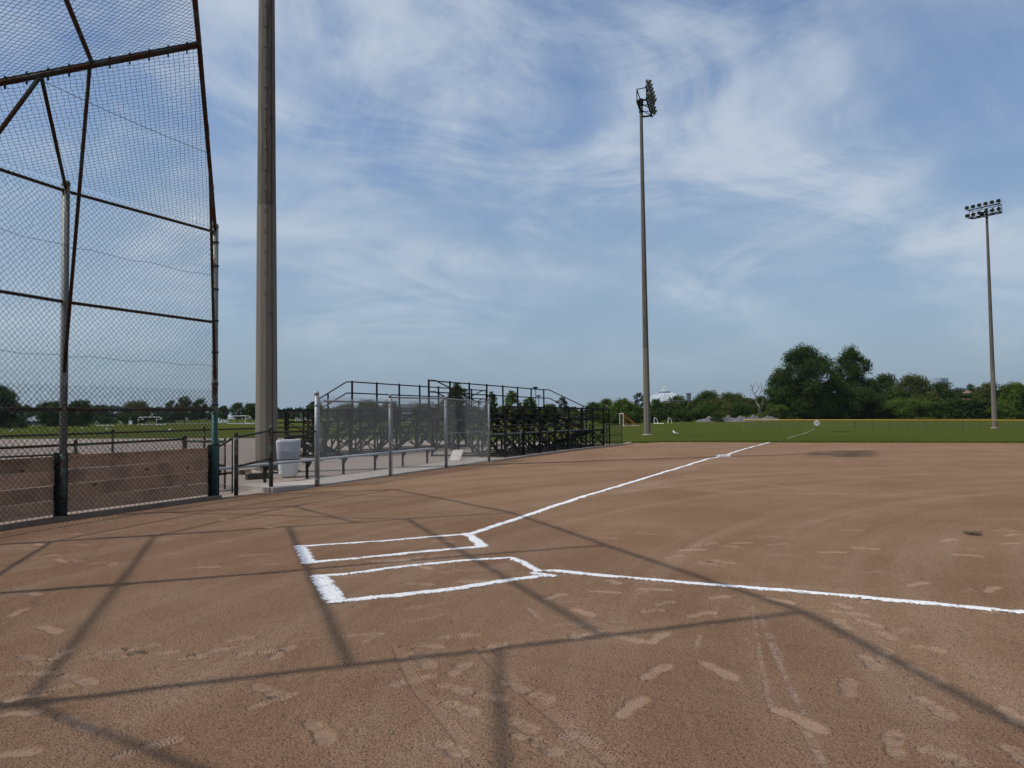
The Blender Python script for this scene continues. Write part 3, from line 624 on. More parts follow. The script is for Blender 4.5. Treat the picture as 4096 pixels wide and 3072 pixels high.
a, b = raf['P0']; q0 = raf['Q0'][0]; U = (q0 - a); Lu = U.length; U.normalize(); Vd = (b - a); Lv = Vd.length; Vd.normalize()
chain(a + Vector((0, 0, .03)), U, Vd, Lu, Lv, .094, .0029, MAT['wire_dark'], bs, seed=21)
for s_ in ('P', 'Q'):
    a, b = raf[s_ + '0']; e2 = t3(s_ + '2'); X1 = (e2 - a); Lx = X1.length; X1.normalize(); Y1 = (b - a); Y1 = Y1 - X1 * Y1.dot(X1); Ly = Y1.length; Y1.normalize(); bx = (b - a).dot(X1)
    def ins(u, v, Lx=Lx, Ly=Ly, bx=bx):
        return (u >= v / Ly * bx - .02) & (u <= Lx + v / Ly * (bx - Lx) + .07) & (v <= Ly)
    chain(a + Vector((0, 0, .03)), X1, Y1, Lx + .1, Ly, .094, .0029, MAT['wire_dark'], bs, seed=30, inside=ins)
# concrete edging along the foot of the backstop
m = MB()
for k0, k1 in zip(ORDER, ORDER[1:]):
    a, b = W3[k0], W3[k1]; d = (b - a).normalized(); nf = Vector((-d.y, d.x, 0)); nf = nf if nf.dot(cen - a) > 0 else -nf
    if k0[0] == 'P': m.bar(a + nf * .12 + Vector((0, 0, .02)), b + nf * .12 + d * .08 + Vector((0, 0, .02)), .13, .1)
tag(m.build('kerb', MAT['kerbdirt']), kind='structure')

# ------------------------------------------------------------------ gate and low fences
def fence(name, pts, h, label, mpost, mpipe, mwire, rp=.03, rr=.021, rails=(1., .5), cell=.07, wr=.0022, z0=0., caps=True, zpost=None, spikes=0., seed=50, mesh=True, wide=None, cat='fence', zlow=.04):
    t = thing(name, pts[0], label, cat)
    for i, p in enumerate(pts): post(t, Vector(p) + Vector((0, 0, z0)), h + .06, (wide or {}).get(i, rp), mpost)
    for i, (a, b) in enumerate(zip(pts, pts[1:])):
        a, b = Vector(a), Vector(b); za = Vector((0, 0, z0))
        for q in rails: pipe(t, a + za + Vector((0, 0, h * q)), b + za + Vector((0, 0, h * q)), rr, mpipe, 'rail')
        if mesh:
            d = b - a; L_ = d.length; d.normalize(); nn = Vector((-d.y, d.x, 0)).normalized(); nn = nn if nn.dot(cen - a) > 0 else -nn
            chain(a + za + nn * .03 + Vector((0, 0, zlow)), d, (0, 0, 1), L_, h - zlow, cell, wr, mwire, t, seed=seed + i, spikes=spikes)
    return t
pg0, pg1, ps1 = PS(4.6, 6.6), PS(5.32, 6.38, .12), PS(6.42, 6.12, .03)
gt = thing('gate', PS(4.2, 6.68), 'narrow sagging chain-link gate beside the end post of the backstop', 'gate')
ga, gb = PS(4.22, 6.67), PS(4.52, 6.62)
pipe(gt, ga + Vector((0, 0, .03)), ga + Vector((0, 0, 1.12)), .016, MAT['wire_dark'], 'frame'); pipe(gt, gb + Vector((0, 0, .06)), gb + Vector((0, 0, 1.13)), .016, MAT['wire_dark'], 'frame')
pipe(gt, ga + Vector((0, 0, .98)), gb + Vector((0, 0, 1.12)), .024, MAT['green_pipe'], 'frame'); pipe(gt, ga + Vector((0, 0, .45)), gb + Vector((0, 0, .46)), .022, MAT['green_pipe'], 'frame')
gd = (gb - ga); Lg = gd.length; gd.normalize(); chain(ga + Vector((0, 0, .04)), gd, (0, 0, 1), Lg, .95, .07, .0032, MAT['wire_old'], gt, seed=61)
fence('low_fence', [pg0, pg1], 1.14, 'short dark fence panel between the gate and the concrete step', MAT['green_pipe'], MAT['green_pipe'], MAT['wire_old'], .040, .023, (1., .5), wr=.0032, seed=62, wide={0: .040, 1: .042}, zlow=.05)
fence('low_fence', [pg1 + Vector((0, 0, 0)), ps1 + Vector((0, 0, .09))], 1.12, 'low fence panel in front of the white bin, beside the tall silver post', MAT['green_pipe'], MAT['galv_pipe'], MAT['wire_old'], .012, .02, (.98,), wr=.003, seed=63, zlow=.13)
pf = PS(5.75, 9.25)
fence('low_fence', [PS(-3.2, 8.5), PS(-.2, 8.6), PS(2.8, 8.75), pf], 1.06, 'green low fence running behind the backstop boards to a thick capped post', MAT['green_pipe'], MAT['galv_pipe'], MAT['wire_dark'], .03, .024, (1.,), seed=64, wide={3: .05}, wr=.002)
fence('low_fence', [pf, PS(5.5, 7.8)], 1.02, 'short green fence leading from the thick capped post towards the gate', MAT['green_pipe'], MAT['green_pipe'], MAT['wire_old'], .02, .03, (1., .5), seed=68, wr=.002)
fence('low_fence', [PS(0, 11.6), PS(3, 11.75), PS(6, 11.9), PS(9, 12.1), PS(11.6, 12.2), PS(14.3, 12.3)], 1.2, 'far low fence crossing behind the big light pole towards the bleachers', MAT['green_pipe'], MAT['galv_pipe'], MAT['wire_dark'], .03, .024, (1.,), seed=70, wr=.0022)
# tall new fence in front of the bench
sp_pts = [PS(6.42, 6.12), PS(9.4, 6.25), PS(12.25, 6.28), PS(15.35, 6.45)]
tf = thing('tall_fence', sp_pts[0], 'tall new silver chain-link fence in front of the player bench', 'fence')
for i, p in enumerate(sp_pts):
    r_ = .047 if i == 0 else .036; post(tf, p, 2.03, r_, MAT['silver'])
for i, (a, b) in enumerate(zip(sp_pts, sp_pts[1:])):
    up = Vector((0, 0, 1)); d = (b - a); L_ = d.length; d.normalize(); nn = Vector((-d.y, d.x, 0)); nn = nn if nn.dot(cen - a) > 0 else -nn
    za = 1.86 if i == 0 else 1.99; zb = 1.86 if i == 0 else (1.99 if i == 1 else 1.93)
    pipe(tf, a + up * za + d * (.25 if i == 0 else 0), b + up * zb, .022, MAT['silver'], 'top_rail')
    if i == 2: pipe(tf, a + up * 1.0, b + up * 1.0, .012, MAT['silver'], 'mid_rail')
    MB().path([lin(a, b, q / 6) + up * (1.02 + .015 * math.sin(q * 1.7)) for q in range(7)], .003, 4).build('tension_wire', MAT['wire_silver'], tf)
    chain(a + nn * -.02 + d * .09 + up * .02, d, up, L_ - .12, 1.92, .070, .0035, MAT['wire_silver'], tf, seed=80 + i, spikes=.045)
    MB().tube(a + d * .1 + up * .05, a + d * .1 + up * 1.95, .008, 6).build('tension_bar', MAT['silver'], tf)
    for z in (.18, .75, 1.3, 1.75): MB().tube(a + up * z, a + up * (z + .03), (.054 if i == 0 else .043), 12).build('band', MAT['silver'], tf)
lowp = [PS(15.4 + 2.65 * q, 6.5 + .3 * q / 6) for q in range(7)]
for p in lowp: p.z = gz(p.x, p.y)
fence('low_fence', lowp, 1.04, 'long low dark fence in front of the right-hand bleacher', MAT['green_pipe'], MAT['galv_pipe'], MAT['wire_dark'], .026, .021, (1., .5), cell=.08, wr=.0022, seed=90)
m = MB()
for a, b in zip(lowp, lowp[1:]): m.bar(a + Vector((.05, -.1, .01)), b + Vector((.05, -.1, .01)), .22, .10)
m.bar(lowp[-1] + Vector((.05, -.1, .0)), PS(33.2, 6.9, -.06), .22, .08)
tag(m.build('kerb', MAT['conc_dirty']), kind='structure')

# concrete slab and walk behind the tall fence
def slabz(s): return .13 if s < 5.6 else .13 + (.035 - .13) * min(1, (s - 5.6) / 1.6)
outl = [(5.0, 6.05), (5.7, 6.03), (6.4, 6.12), (7.2, 6.33), (9.4, 6.42), (12.2, 6.46), (15.3, 6.62), (17.0, 6.9)]
inner = [(5.35, 7.25), (5.9, 7.45), (6.6, 7.55), (7.4, 7.65), (9.4, 7.75), (12.2, 7.8), (15.3, 7.85), (17.0, 7.9)]
m = MB()
for (o0, o1, i0, i1) in zip(outl, outl[1:], inner, inner[1:]):
    q = [PS(*o0, slabz(o0[0])), PS(*o1, slabz(o1[0])), PS(*i1, slabz(i1[0])), PS(*i0, slabz(i0[0]))]
    m.add(q + [Vector((v.x, v.y, -.1)) for v in q], [(0, 1, 2, 3), (0, 4, 5, 1), (2, 6, 7, 3), (1, 5, 6, 2), (3, 7, 4, 0)])
tag(m.build('concrete_walk', MAT['conc']), kind='structure')

# player bench
bn = thing('player_bench', PS(9, 7.9), 'long aluminium player bench on black angled legs behind the silver fence', 'bench')
b0, b1 = PS(4.9, 7.75, .46), PS(14.6, 8.15, .46); dd = (b1 - b0).normalized(); nn = Vector((-dd.y, dd.x, 0))
MB().bar(b0, b1, .26, .045).build('seat_plank', MAT['alu'], bn)
for q in np.linspace(.03, .97, 7):
    p = lin(b0, b1, q); z = Vector((0, 0, 1))
    MB().bar(Vector((p.x, p.y, .0)) , p - z * .03, .05, .05).bar(p - z * .20, p - z * .03 + dd * .17, .035, .03).bar(p - z * .045 - nn * .11, p - z * .045 + nn * .11, .05, .04).build('leg', MAT['black_leg'], bn)
bn2 = thing('player_bench', gr(100, 1826, .45), 'dark bench plank behind the backstop boards at the far left', 'bench')
q0_, q1_ = gr(-260, 1840, .45), gr(312, 1815, .45); MB().bar(q0_, q1_, .25, .05).build('seat_plank', MAT['galv_pipe'], bn2)
for q in (.05, .35, .65, .95):
    p = lin(q0_, q1_, q); MB().bar(Vector((p.x, p.y, 0)), p, .05, .05).build('leg', MAT['black_leg'], bn2)
# ------------------------------------------------------------------ bleachers
def bleacher(label, T, L=11.2):
    """T(p, q, z): p along the stand, q from front to back"""
    r = thing('bleacher', T(L / 2, 1.5, 0), label, 'bleacher'); S = MAT['black_steel']; nb_ = 8; dp = L / (nb_ - 1)
    rows = [(1.25, 1.10), (1.80, 1.34), (2.35, 1.58), (2.90, 1.82)]; WZ = .82
    for i in range(nb_):
        p = i * dp; m = MB()
        m.bar(T(p, .02, 0), T(p, .02, WZ), .08, .08); m.bar(T(p, .92, 0), T(p, .92, WZ), .055, .055)
        m.bar(T(p, 1.9, 0), T(p, 1.9, 1.28), .055, .055); m.bar(T(p, 3.0, 0), T(p, 3.0, 1.75), .06, .06)
        m.bar(T(p, 0, WZ - .05), T(p, 1.0, WZ - .05), .05, .09); m.bar(T(p, .95, .80), T(p, 3.05, 1.70), .05, .09)
        m.bar(T(p, 0, .06), T(p, 3.05, .06), .05, .05); m.bar(T(p, .05, .1), T(p, .9, .72), .05, .05)
        m.bar(T(p, 1.0, .1), T(p, 1.85, 1.1), .05, .05); m.bar(T(p, 1.95, .12), T(p, 2.95, 1.5), .05, .05)
        for (q, z) in rows: m.bar(T(p, q, z - .32), T(p, q, z - .03), .05, .05); m.bar(T(p, q - .12, z - .045), T(p, q + .14, z - .045), .05, .04)
        m.build('truss_frame', S, r)
        MB().bar(T(p, .0, WZ - .1), T(p, .0, 1.80), .08, .08).build('guard_post', S, r)
        MB().bar(T(p, 3.12, 1.2), T(p, 3.12, 2.82), .055, .055).tube(T(p, 3.12, 2.80), T(p, 3.12, 2.86), .035, 8).build('guard_post', S, r)
    for i in range(0, nb_ - 1):
        for q in ((.02, .92, 3.0) if i % 2 == 0 else (.92, 3.0)):
            zt = .74 if q < 1 else 1.25
            MB().bar(T(i * dp, q, .1), T((i + 1) * dp, q, zt), .042, .042).bar(T(i * dp, q, zt), T((i + 1) * dp, q, .1), .042, .042).build('cross_brace', S, r)
    for z in (1.80, 1.34): MB().bar(T(-.03, .0, z), T(L + .03, .0, z), .065, .065).build('guard_rail', S, r)
    for z in (2.82, 2.40): MB().tube(T(-.03, 3.12, z), T(L + .03, 3.12, z), .024, 8).build('guard_rail', S, r)
    for p in (0, L):
        MB().tube(T(p, 3.12, 2.82), T(p, 2.85, 2.82), .024, 8).tube(T(p, 2.85, 2.82), T(p, .95, 1.92), .024, 8).build('side_rail', S, r)
        MB().tube(T(p, 3.12, 2.40), T(p, 2.85, 2.40), .024, 8).tube(T(p, 2.85, 2.40), T(p, .95, 1.5), .024, 8).build('side_rail', S, r)
        for q in (1.05, 2.0): MB().bar(T(p, q, .8), T(p, q, 1.92 + (q - .95) * .47), .045, .045).build('guard_post', S, r)
    rr_ = random.Random(int(abs(T(0, 0, 0).x) * 100))
    for (q, z) in rows:
        for k, w_ in ((-.075, .13), (.075, .13)):
            for h in range(2):
                a_, b_ = (0 - .08, L / 2 - .01) if h == 0 else (L / 2 + .01, L + .08); mid = (a_ + b_) / 2; sg = rr_.uniform(-.012, .008)
                MB().bar(T(a_, q + k, z), T(mid, q + k, z + sg), w_, .04).bar(T(mid, q + k, z + sg), T(b_, q + k, z), w_, .04).build('seat_board', MAT['plank'], r)
        MB().bar(T(-.05, q - .32, z - .36), T(L + .05, q - .32, z - .36), .24, .04).build('foot_board', MAT['plank'], r)
    for k in range(4): MB().bar(T(-.06, .12 + .235 * k, WZ), T(L + 1.0, .12 + .235 * k, WZ), .215, .04).build('walkway_board', MAT['plank'], r)
    # end stair
    for p in (L + .12, L + 1.0):
        MB().bar(T(p, .95, WZ - .08), T(p, 2.75, .05), .05, .2).build('stringer', S, r)
        MB().bar(T(p, .03, 0), T(p, .03, 1.80), .055, .055).bar(T(p, .93, 0), T(p, .93, 1.78), .05, .05).bar(T(p, 2.6, 0), T(p, 2.6, .95), .05, .05).build('stair_post', S, r)
        for dz_ in (.92, .5): MB().tube(T(p, .0, WZ + dz_), T(p, .93, WZ + dz_), .022, 8).tube(T(p, .93, WZ + dz_), T(p, 2.7, .06 + dz_), .022, 8).build('handrail', S, r)
        MB().bar(T(p, .1, .1), T(p, .9, .72), .03, .03).bar(T(p, .1, .72), T(p, .9, .1), .03, .03).build('cross_brace', S, r)
    for dz_ in (.98, .5): MB().bar(T(L + .1, .0, WZ + dz_), T(L + 1.02, .0, WZ + dz_), .045, .045).build('guard_rail', S, r)
    for k in range(4): MB().bar(T(L + .14, 1.2 + .4 * k, WZ - .17 * (k + 1)), T(L + .98, 1.2 + .4 * k, WZ - .17 * (k + 1)), .26, .035).build('tread', MAT['plank'], r)
    MB().box(T(L / 2, 3.16, 1.86), (.01, .01, .01)) 
    return r
def T2(p, q, z): v = PS(17.75 + p, 7.0 + q, 0); v.z = gz(v.x, v.y) * .9 + z; return v
def T1(p, q, z): v = PS(28.0 - p, 16.0 - q, 0); v.z = gz(v.x, v.y) * .9 + z; return v
bleacher('dark steel bleacher on the right facing the infield, behind the low fence', T2)
bleacher('dark steel bleacher on the left facing away, seen through the silver fence', T1)

# ------------------------------------------------------------------ light poles
def lamp_rack(par, Tm, rows=2):
    """floodlight rack; Tm maps local (x along rack, y forward, z up) to world"""
    S = MAT['black_steel']; W_ = 1.8
    for z in (0., 1.05):
        MB().bar(Tm((-W_ - .25, .35, z)), Tm((W_ + .25, .35, z)), .12, .12).build('crossarm', S, par)
    MB().bar(Tm((-W_, -.45, 0)), Tm((W_, -.45, 0)), .13, .13).bar(Tm((-W_, -.45, 1.0)), Tm((W_, -.45, 1.0)), .07, .07).build('rear_arm', S, par)
    for x in (-W_, W_):
        MB().bar(Tm((x, -.45, 0)), Tm((x, .35, 0)), .12, .12).bar(Tm((x, -.45, 0)), Tm((x, -.45, 1.0)), .07, .07).bar(Tm((x, .35, 0)), Tm((x, .35, 1.05)), .07, .07).bar(Tm((x, -.45, 1.0)), Tm((x, .35, 1.05)), .06, .06).build('end_frame', S, par)
    for x0, x1 in ((-W_, 0), (0, W_)):
        MB().bar(Tm((x0, .35, 0)), Tm((x1, .35, 1.05)), .05, .05).bar(Tm((x0, -.45, 0)), Tm((x1, .35, 0)), .05, .05).build('brace', S, par)
    for x in (-.7, .7): MB().bar(Tm((x, -.45, 0)), Tm((x, .35, 0)), .05, .05).build('brace', S, par)
    MB().box(Tm((-.55, -.3, .35)), (.4, .3, .5)).build('ballast_box', MAT['lamp_body'], par)
    for z in (0., 1.05):
        for i in range(6):
            x = -W_ - .15 + i * (2 * W_ + .3) / 5; c0 = Vector(Tm((x, .62, z + .32)))
            f = (Vector(Tm((x, 1.62, z - .45))) - c0).normalized()
            tl = [(.05, -.34), (.13, -.29), (.17, -.15), (.255, .02), (.265, .05), (.205, .04)]
            ax = f.orthogonal().normalized(); ay = f.cross(ax); n = 14
            m = MB(); vs = [c0 + f * zz_ + (ax * math.cos(6.2832 * j / n) + ay * math.sin(6.2832 * j / n)) * rr_ for rr_, zz_ in tl for j in range(n)]
            m.add(vs, [(k * n + j, k * n + (j + 1) % n, (k + 1) * n + (j + 1) % n, (k + 1) * n + j) for k in range(len(tl) - 1) for j in range(n)] + [tuple(range(n))[::-1]])
            m.bar(Tm((x - .3, .35, z)), c0 + (Vector(Tm((x - .3, 0, 0))) - Vector(Tm((x, 0, 0)))), .03, .03); m.bar(Tm((x + .3, .35, z)), c0 + (Vector(Tm((x + .3, 0, 0))) - Vector(Tm((x, 0, 0)))), .03, .03)
            lo = m.build('floodlight', MAT['lamp_body'], par)
            d_ = MB(); d_.add([c0 + f * .05 + (ax * math.cos(6.2832 * j / n) + ay * math.sin(6.2832 * j / n)) * .203 for j in range(n)], [tuple(range(n))]); d_.build('lens', MAT['lamp_lens'], lo)
def light_pole(label, p, h, r0, r1, face, steps=None, joint=7.35, n=8, rot=R(10)):
    r = thing('light_pole', p, label, 'light pole')
    rad_ = lambda z: r0 + (r1 - r0) * z / h
    for nm, z0, z1, up in (('lower_shaft', -.1, joint, 0.), ('upper_shaft', joint, h, 1.)):
        ex = 0 if up == 0 else -.006
        me = MB().lathe(p, [(rad_(z0) + ex, z0), (rad_((z0 + z1) / 2) + ex, (z0 + z1) / 2), (rad_(z1) + ex, z1)], n, rot).mesh(nm, MAT['pole'])
        a_ = me.attributes.new('upper', 'FLOAT', 'POINT'); a_.data.foreach_set('value', [up] * len(me.vertices)); link(nm, me, r)
    MB().lathe(p, [(rad_(0) + .16, -.05), (rad_(0) + .15, .05), (rad_(0) + .07, .09)], 12).build('footing', MAT['conc_dirty'], r)
    if steps:
        a0, z0, z1, dz_ = steps; d = Vector((math.cos(a0), math.sin(a0), 0)); k = Vector((-d.y, d.x, 0)); z = z0
        while z < z1:
            MB().box(p + d * (rad_(z) * .94 + .02) + Vector((0, 0, z)), (.06, .06, .095), (d, k, Vector((0, 0, 1)))).build('step_bracket', MAT['pole'], r); z += dz_
        for zz_, a1 in ((4.35, 5.45), (9.75, 5.5)):
            d = Vector((math.cos(a1), math.sin(a1), 0)); MB().tube(p + d * rad_(zz_) * .9 + Vector((0, 0, zz_)), p + d * (rad_(zz_) + .1) + Vector((0, 0, zz_)), .012, 6).build('hook', MAT['black_steel'], r)
    if steps:
        d = Vector((math.cos(R(-40)), math.sin(R(-40)), 0)); MB().path([p + d * (rad_(z) * .985 + .002) + Vector((0, 0, z)) for z in (.2, 3.4, 7.3, 11, 15, 20)], .009, 5).build('seam', MAT['text'], r)
    for zz_ in (h - 1.2, h - .15): MB().lathe(p + Vector((0, 0, zz_)), [(rad_(h) + .05, 0), (rad_(h) + .05, .12)], 10).build('collar', MAT['black_steel'], r)
    f = Vector((math.cos(face), math.sin(face), 0)); s = Vector((-f.y, f.x, 0)); top = p + Vector((0, 0, h - .9))
    lamp_rack(r, lambda v: top + s * v[0] + f * (v[1] + .35) + Vector((0, 0, v[2])))
    return r
lp1 = gr(1066, 1893, 0.)
light_pole('massive octagonal concrete light pole beside the backstop, its top out of frame', lp1, 28.2, .30, .135, R(-25), steps=(R(-78), 4.9, 27, .575), joint=7.35, n=12, rot=R(13))
d2 = base(2588, 65.); light_pole('tall light pole in the middle with its floodlight rack seen end-on', d2, 29.0, .31, .14, R(-17), joint=7.4)
d3 = base(3977, 99.); d3.z = at(3977, 1712, 99.).z; light_pole('slim light pole at the right edge with two rows of floodlights facing us', d3, 28.6, .31, .14, R(212), joint=7.4)
# rubble at the big pole's foot
m = MB(); q_ = random.Random(5)
for k in range(26):
    a_ = q_.uniform(0, 6.28); d_ = q_.uniform(.38, .85); s_ = q_.uniform(.05, .14)
    m.box(lp1 + Vector((math.cos(a_) * d_, math.sin(a_) * d_, s_ * .4)), (s_ * 2, s_ * 1.3, s_), (Vector((math.cos(a_ * 3), math.sin(a_ * 3), .2)).normalized(), Vector((-math.sin(a_ * 3), math.cos(a_ * 3), 0)), Vector((0, 0, 1))))
tag(m.build('rubble', MAT['clod']), 'dark rubble and timber scraps heaped round the big pole\'s foot', 'rubble', kind='stuff')
tm = thing('timber_block', gr(1000, 1906, 0), 'old timber sleeper lying at the foot of the big light pole', 'timber')
MB().bar(gr(985, 1908, .08), gr(1088, 1902, .08), .16, .15).build('sleeper', MAT['trunk'], tm)

# ------------------------------------------------------------------ small things
bc = gr(1154, 1903, 0.05); tb = thing('rubbish_bin', bc, 'white rubbish bin lined with a pale plastic bag, behind the low fence', 'bin')
def ringbox(c, prof, ax, n=20):
    m = MB(); vs = []
    for (hx, hy, z) in prof:
        for i in range(n):
            t = 2 * math.pi * i / n; cx_, sx_ = math.cos(t), math.sin(t); e_ = .42
            vs.append(c + ax[0] * (math.copysign(abs(cx_) ** e_, cx_) * hx) + ax[1] * (math.copysign(abs(sx_) ** e_, sx_) * hy) + Vector((0, 0, z)))
    fs = [(k * n + i, k * n + (i + 1) % n, (k + 1) * n + (i + 1) % n, (k + 1) * n + i) for k in range(len(prof) - 1) for i in range(n)]
    fs += [tuple(range(n))[::-1], tuple(range((len(prof) - 1) * n, len(prof) * n))]
    return m.add(vs, fs)
bx_ = Vector((.97, .24, 0)); by_ = Vector((-.24, .97, 0))
ringbox(bc, [(.19, .19, .0), (.225, .21, .06), (.255, .24, .45), (.265, .25, .80)], (bx_, by_)).build('body', MAT['whitepaint'], tb)
ringbox(bc, [(.268, .252, .42), (.275, .256, .43), (.285, .266, .60), (.28, .262, .605)], (bx_, by_)).build('bag_fold', MAT['greyband'], tb)
ringbox(bc, [(.275, .26, .60), (.29, .27, .62), (.30, .28, .86), (.285, .265, .905), (.22, .2, .90)], (bx_, by_)).build('bag', MAT['whiteplastic'], tb)
ringbox(bc, [(.272, .255, .405), (.278, .26, .41), (.278, .26, .425), (.272, .255, .43)], (bx_, by_)).build('bag_string', MAT['text'], tb)
pb = gr(1815, 1842, 0.02); lb = thing('leaning_slab', pb, 'small off-white slab propped against the bench behind the silver fence', 'slab')
e2_ = Vector((EV.x, EV.y, 0)); a_ = gr(1797, 1842, .03); b_ = gr(1840, 1842, .03); rt = (b_ - a_).normalized(); bk = Vector((-rt.y, rt.x, 0)); upv = (Vector((0, 0, 1)) * .88 + bk * .38 + rt * .24).normalized()
m = MB(); m.box((a_ + b_) / 2 + upv * .19, ((b_ - a_).length, .05, .38), (rt, rt.cross(upv).normalized(), upv)); m.build('slab', MAT['offwhite'], lb)
# third base
tp = gr(2893, 1832); th_ = thing('base', tp, 'scuffed white third base lying askew on the foul line', 'base')
ax0 = Vector((EV.x, EV.y, 0)); ax1 = Vector((MV.x, MV.y, 0)); ca_, sa_ = math.cos(.5), math.sin(.5); ax0, ax1 = ax0 * ca_ + ax1 * sa_, ax1 * ca_ - ax0 * sa_; tz = Vector((0, .03, 1)).normalized()
bm = bmesh.new(); bmesh.ops.create_cube(bm, size=1.); 
for v in bm.verts: v.co = Vector((v.co.x * .40, v.co.y * .40, v.co.z * .09))
bmesh.ops.bevel(bm, geom=bm.edges[:], offset=.02, segments=2, affect='EDGES')
for v in bm.verts: v.co = tp + ax0 * v.co.x + ax1 * v.co.y + tz * (v.co.z + .06)
me = bpy.data.meshes.new('pad'); bm.to_mesh(me); bm.free(); me.materials.append(MAT['offwhite']); link('pad', me, th_)
# clump of dry grass, stick
dc = G(3895, 2149); m = MB()
for k in range(60):
    a_ = q_.uniform(0, 6.28); l_ = q_.uniform(.03, .11); s_ = dc + Vector((q_.gauss(0, .035), q_.gauss(0, .025), .035)); m.tube(s_, s_ + Vector((math.cos(a_) * l_, math.sin(a_) * l_, q_.uniform(0, .045))), .0025, 3)
tag(m.build('grass_clump', MAT['straw']), 'small clump of dry torn grass lying on the infield at the right', 'grass clump')
s0, s1 = gr(2412, 1801), gr(2458, 1803); m = MB().bar(s0 + Vector((0, 0, .045)), s1 + Vector((0, 0, .045)), .10, .025); tag(m.build('wooden_lath', MAT['wood']), 'thin wooden lath lying on the clay near the bleacher\'s far end', 'lath')
# gulls
def gull_mesh():
    m = MB(); sec = [(-.26, .20, .012, .010), (-.20, .205, .03, .02), (-.10, .21, .055, .045), (0, .215, .07, .065), (.09, .235, .066, .065), (.14, .27, .045, .05), (.165, .315, .036, .038), (.185, .35, .040, .040), (.215, .365, .034, .034), (.245, .36, .014, .014), (.285, .352, .004, .005)]
    n = 10; vs = [(x, math.cos(6.2832 * i / n) * w_, z + math.sin(6.2832 * i / n) * h_) for x, z, w_, h_ in sec for i in range(n)]
    fs = [(k * n + i, k * n + (i + 1) % n, (k + 1) * n + (i + 1) % n, (k + 1) * n + i) for k in range(len(sec) - 1) for i in range(n)] + [tuple(range(n))[::-1], tuple(range((len(sec) - 1) * n, len(sec) * n))]
    m.add(vs, fs); return m
gb_ = gull_mesh().mesh('body', MAT['gull'], True)
wg = MB()
for s_ in (-1, 1): wg.add([(.08, s_ * .066, .25), (.05, s_ * .078, .21), (-.30, s_ * .03, .205), (-.12, s_ * .05, .27), (.08, s_ * .05, .27)], [(0, 1, 2, 3, 4)] if s_ < 0 else [(4, 3, 2, 1, 0)])
wgm = wg.mesh('wing', MAT['gullgrey']); lgm = MB().tube((.0, .025, 0), (.0, .025, .16), .006, 5).tube((.0, -.025, 0), (.0, -.025, .16), .006, 5).mesh('legs', MAT['straw'])
def gull(p, rz, label, group=None, sc=1.):
    g = thing('seagull', p, label, 'bird', group, rz); g.scale = (sc,) * 3
    for nm, me in (('body', gb_), ('wing', wgm), ('legs', lgm)):
        o = bpy.data.objects.new(nm, me); C.objects.link(o); o.parent = g
gull(gr(2702, 1746), R(120), 'white seagull standing on the outfield grass right of the middle light pole', sc=1.15)
for i, (px, py) in enumerate(((30, 1711), (72, 1709), (107, 1711), (136, 1711), (205, 1724), (324, 1722), (43, 1735), (432, 1727), (967, 1703), (975, 1700), (672, 1733))):
    gull(gr(px, py), i * 1.3, 'distant white seagull resting on the far left playing field', 'gulls on the far left field', 1.5)

# ------------------------------------------------------------------ outfield fence with the distance sign
top_px = [(2972, 1680), (3120, 1680.3), (3269, 1680.6), (3420, 1681), (3560, 1681.2), (3700, 1681.3), (3850, 1681.6), (3990, 1682), (4120, 1682.4), (4260, 1683)]
fy = [103, 101, 99, 97.5, 96.5, 95.8, 95.3, 94.8, 94.4, 94]
FP = []
for (px, py), Y_ in zip(top_px, fy): p = at(px, py, Y_); FP.append(p)
of_ = thing('outfield_fence', FP[0] - Vector((0, 0, 1.1)), 'low green outfield fence with a bright yellow cap along its top', 'fence')
full = []
for a, b in zip(FP, FP[1:]): full += [a, lin(a, b, .5)]
full.append(FP[-1]); FH = 1.08
wires = MB()
for i, p in enumerate(full):
    MB().tube(p - Vector((0, 0, FH + .1)), p, .03 if i % 2 == 0 else .018, 6).build('post', MAT['green_pipe'] if i else MAT['silver'], of_)
for a, b in zip(full, full[1:]):
    MB().tube(a + Vector((0, 0, .02)), b + Vector((0, 0, .02)), .058, 8).build('yellow_cap', MAT['yellowcap'], of_)
    L_ = (b - a).length; n_ = int(L_ / .10); dn = Vector((0, 0, FH))
    for k in range(-int(FH / .10), n_):
        for sg in (0, 1):
            u0, u1 = k * .10, k * .10 + FH; v0, v1 = 0., 1.
            if u0 < 0: v0 = -u0 / FH; u0 = 0
            if u1 > L_: v1 = 1 - (u1 - L_) / FH; u1 = L_
            if v1 <= v0: continue
            if sg: v0, v1 = 1 - v0, 1 - v1
            wires.tube(lin(a, b, u0 / L_) - dn * (1 - v0), lin(a, b, u1 / L_) - dn * (1 - v1), .0024, 3, cap=False)
wo_ = wires.build('chain_link_mesh', simple('green_coated_wire', (.03, .05, .03), (.045, .07, .04), 5, .6), of_); wo_['kind'] = 'stuff'
sc_ = at(3267, 1692, 98.7); fdir = Vector((-sc_.x, -sc_.y, 0)).normalized(); sr = Vector((-fdir.y, fdir.x, 0))
sg_ = thing('distance_sign', sc_ - Vector((0, 0, .5)), 'round white distance sign reading 330 hung on the outfield fence', 'sign'); ctr = sc_ + fdir * .16
m = MB(); n = 28; vs = [ctr + fdir * o_ + sr * (.345 * math.cos(6.2832 * i / n)) + Vector((0, 0, .34 * math.sin(6.2832 * i / n))) for o_ in (-.02, .02) for i in range(n)]
m.add(vs, [tuple(range(n))[::-1], tuple(range(n, 2 * n))] + [(i, (i + 1) % n, n + (i + 1) % n, n + i) for i in range(n)]); m.build('disc', MAT['whitepaint'], sg_)
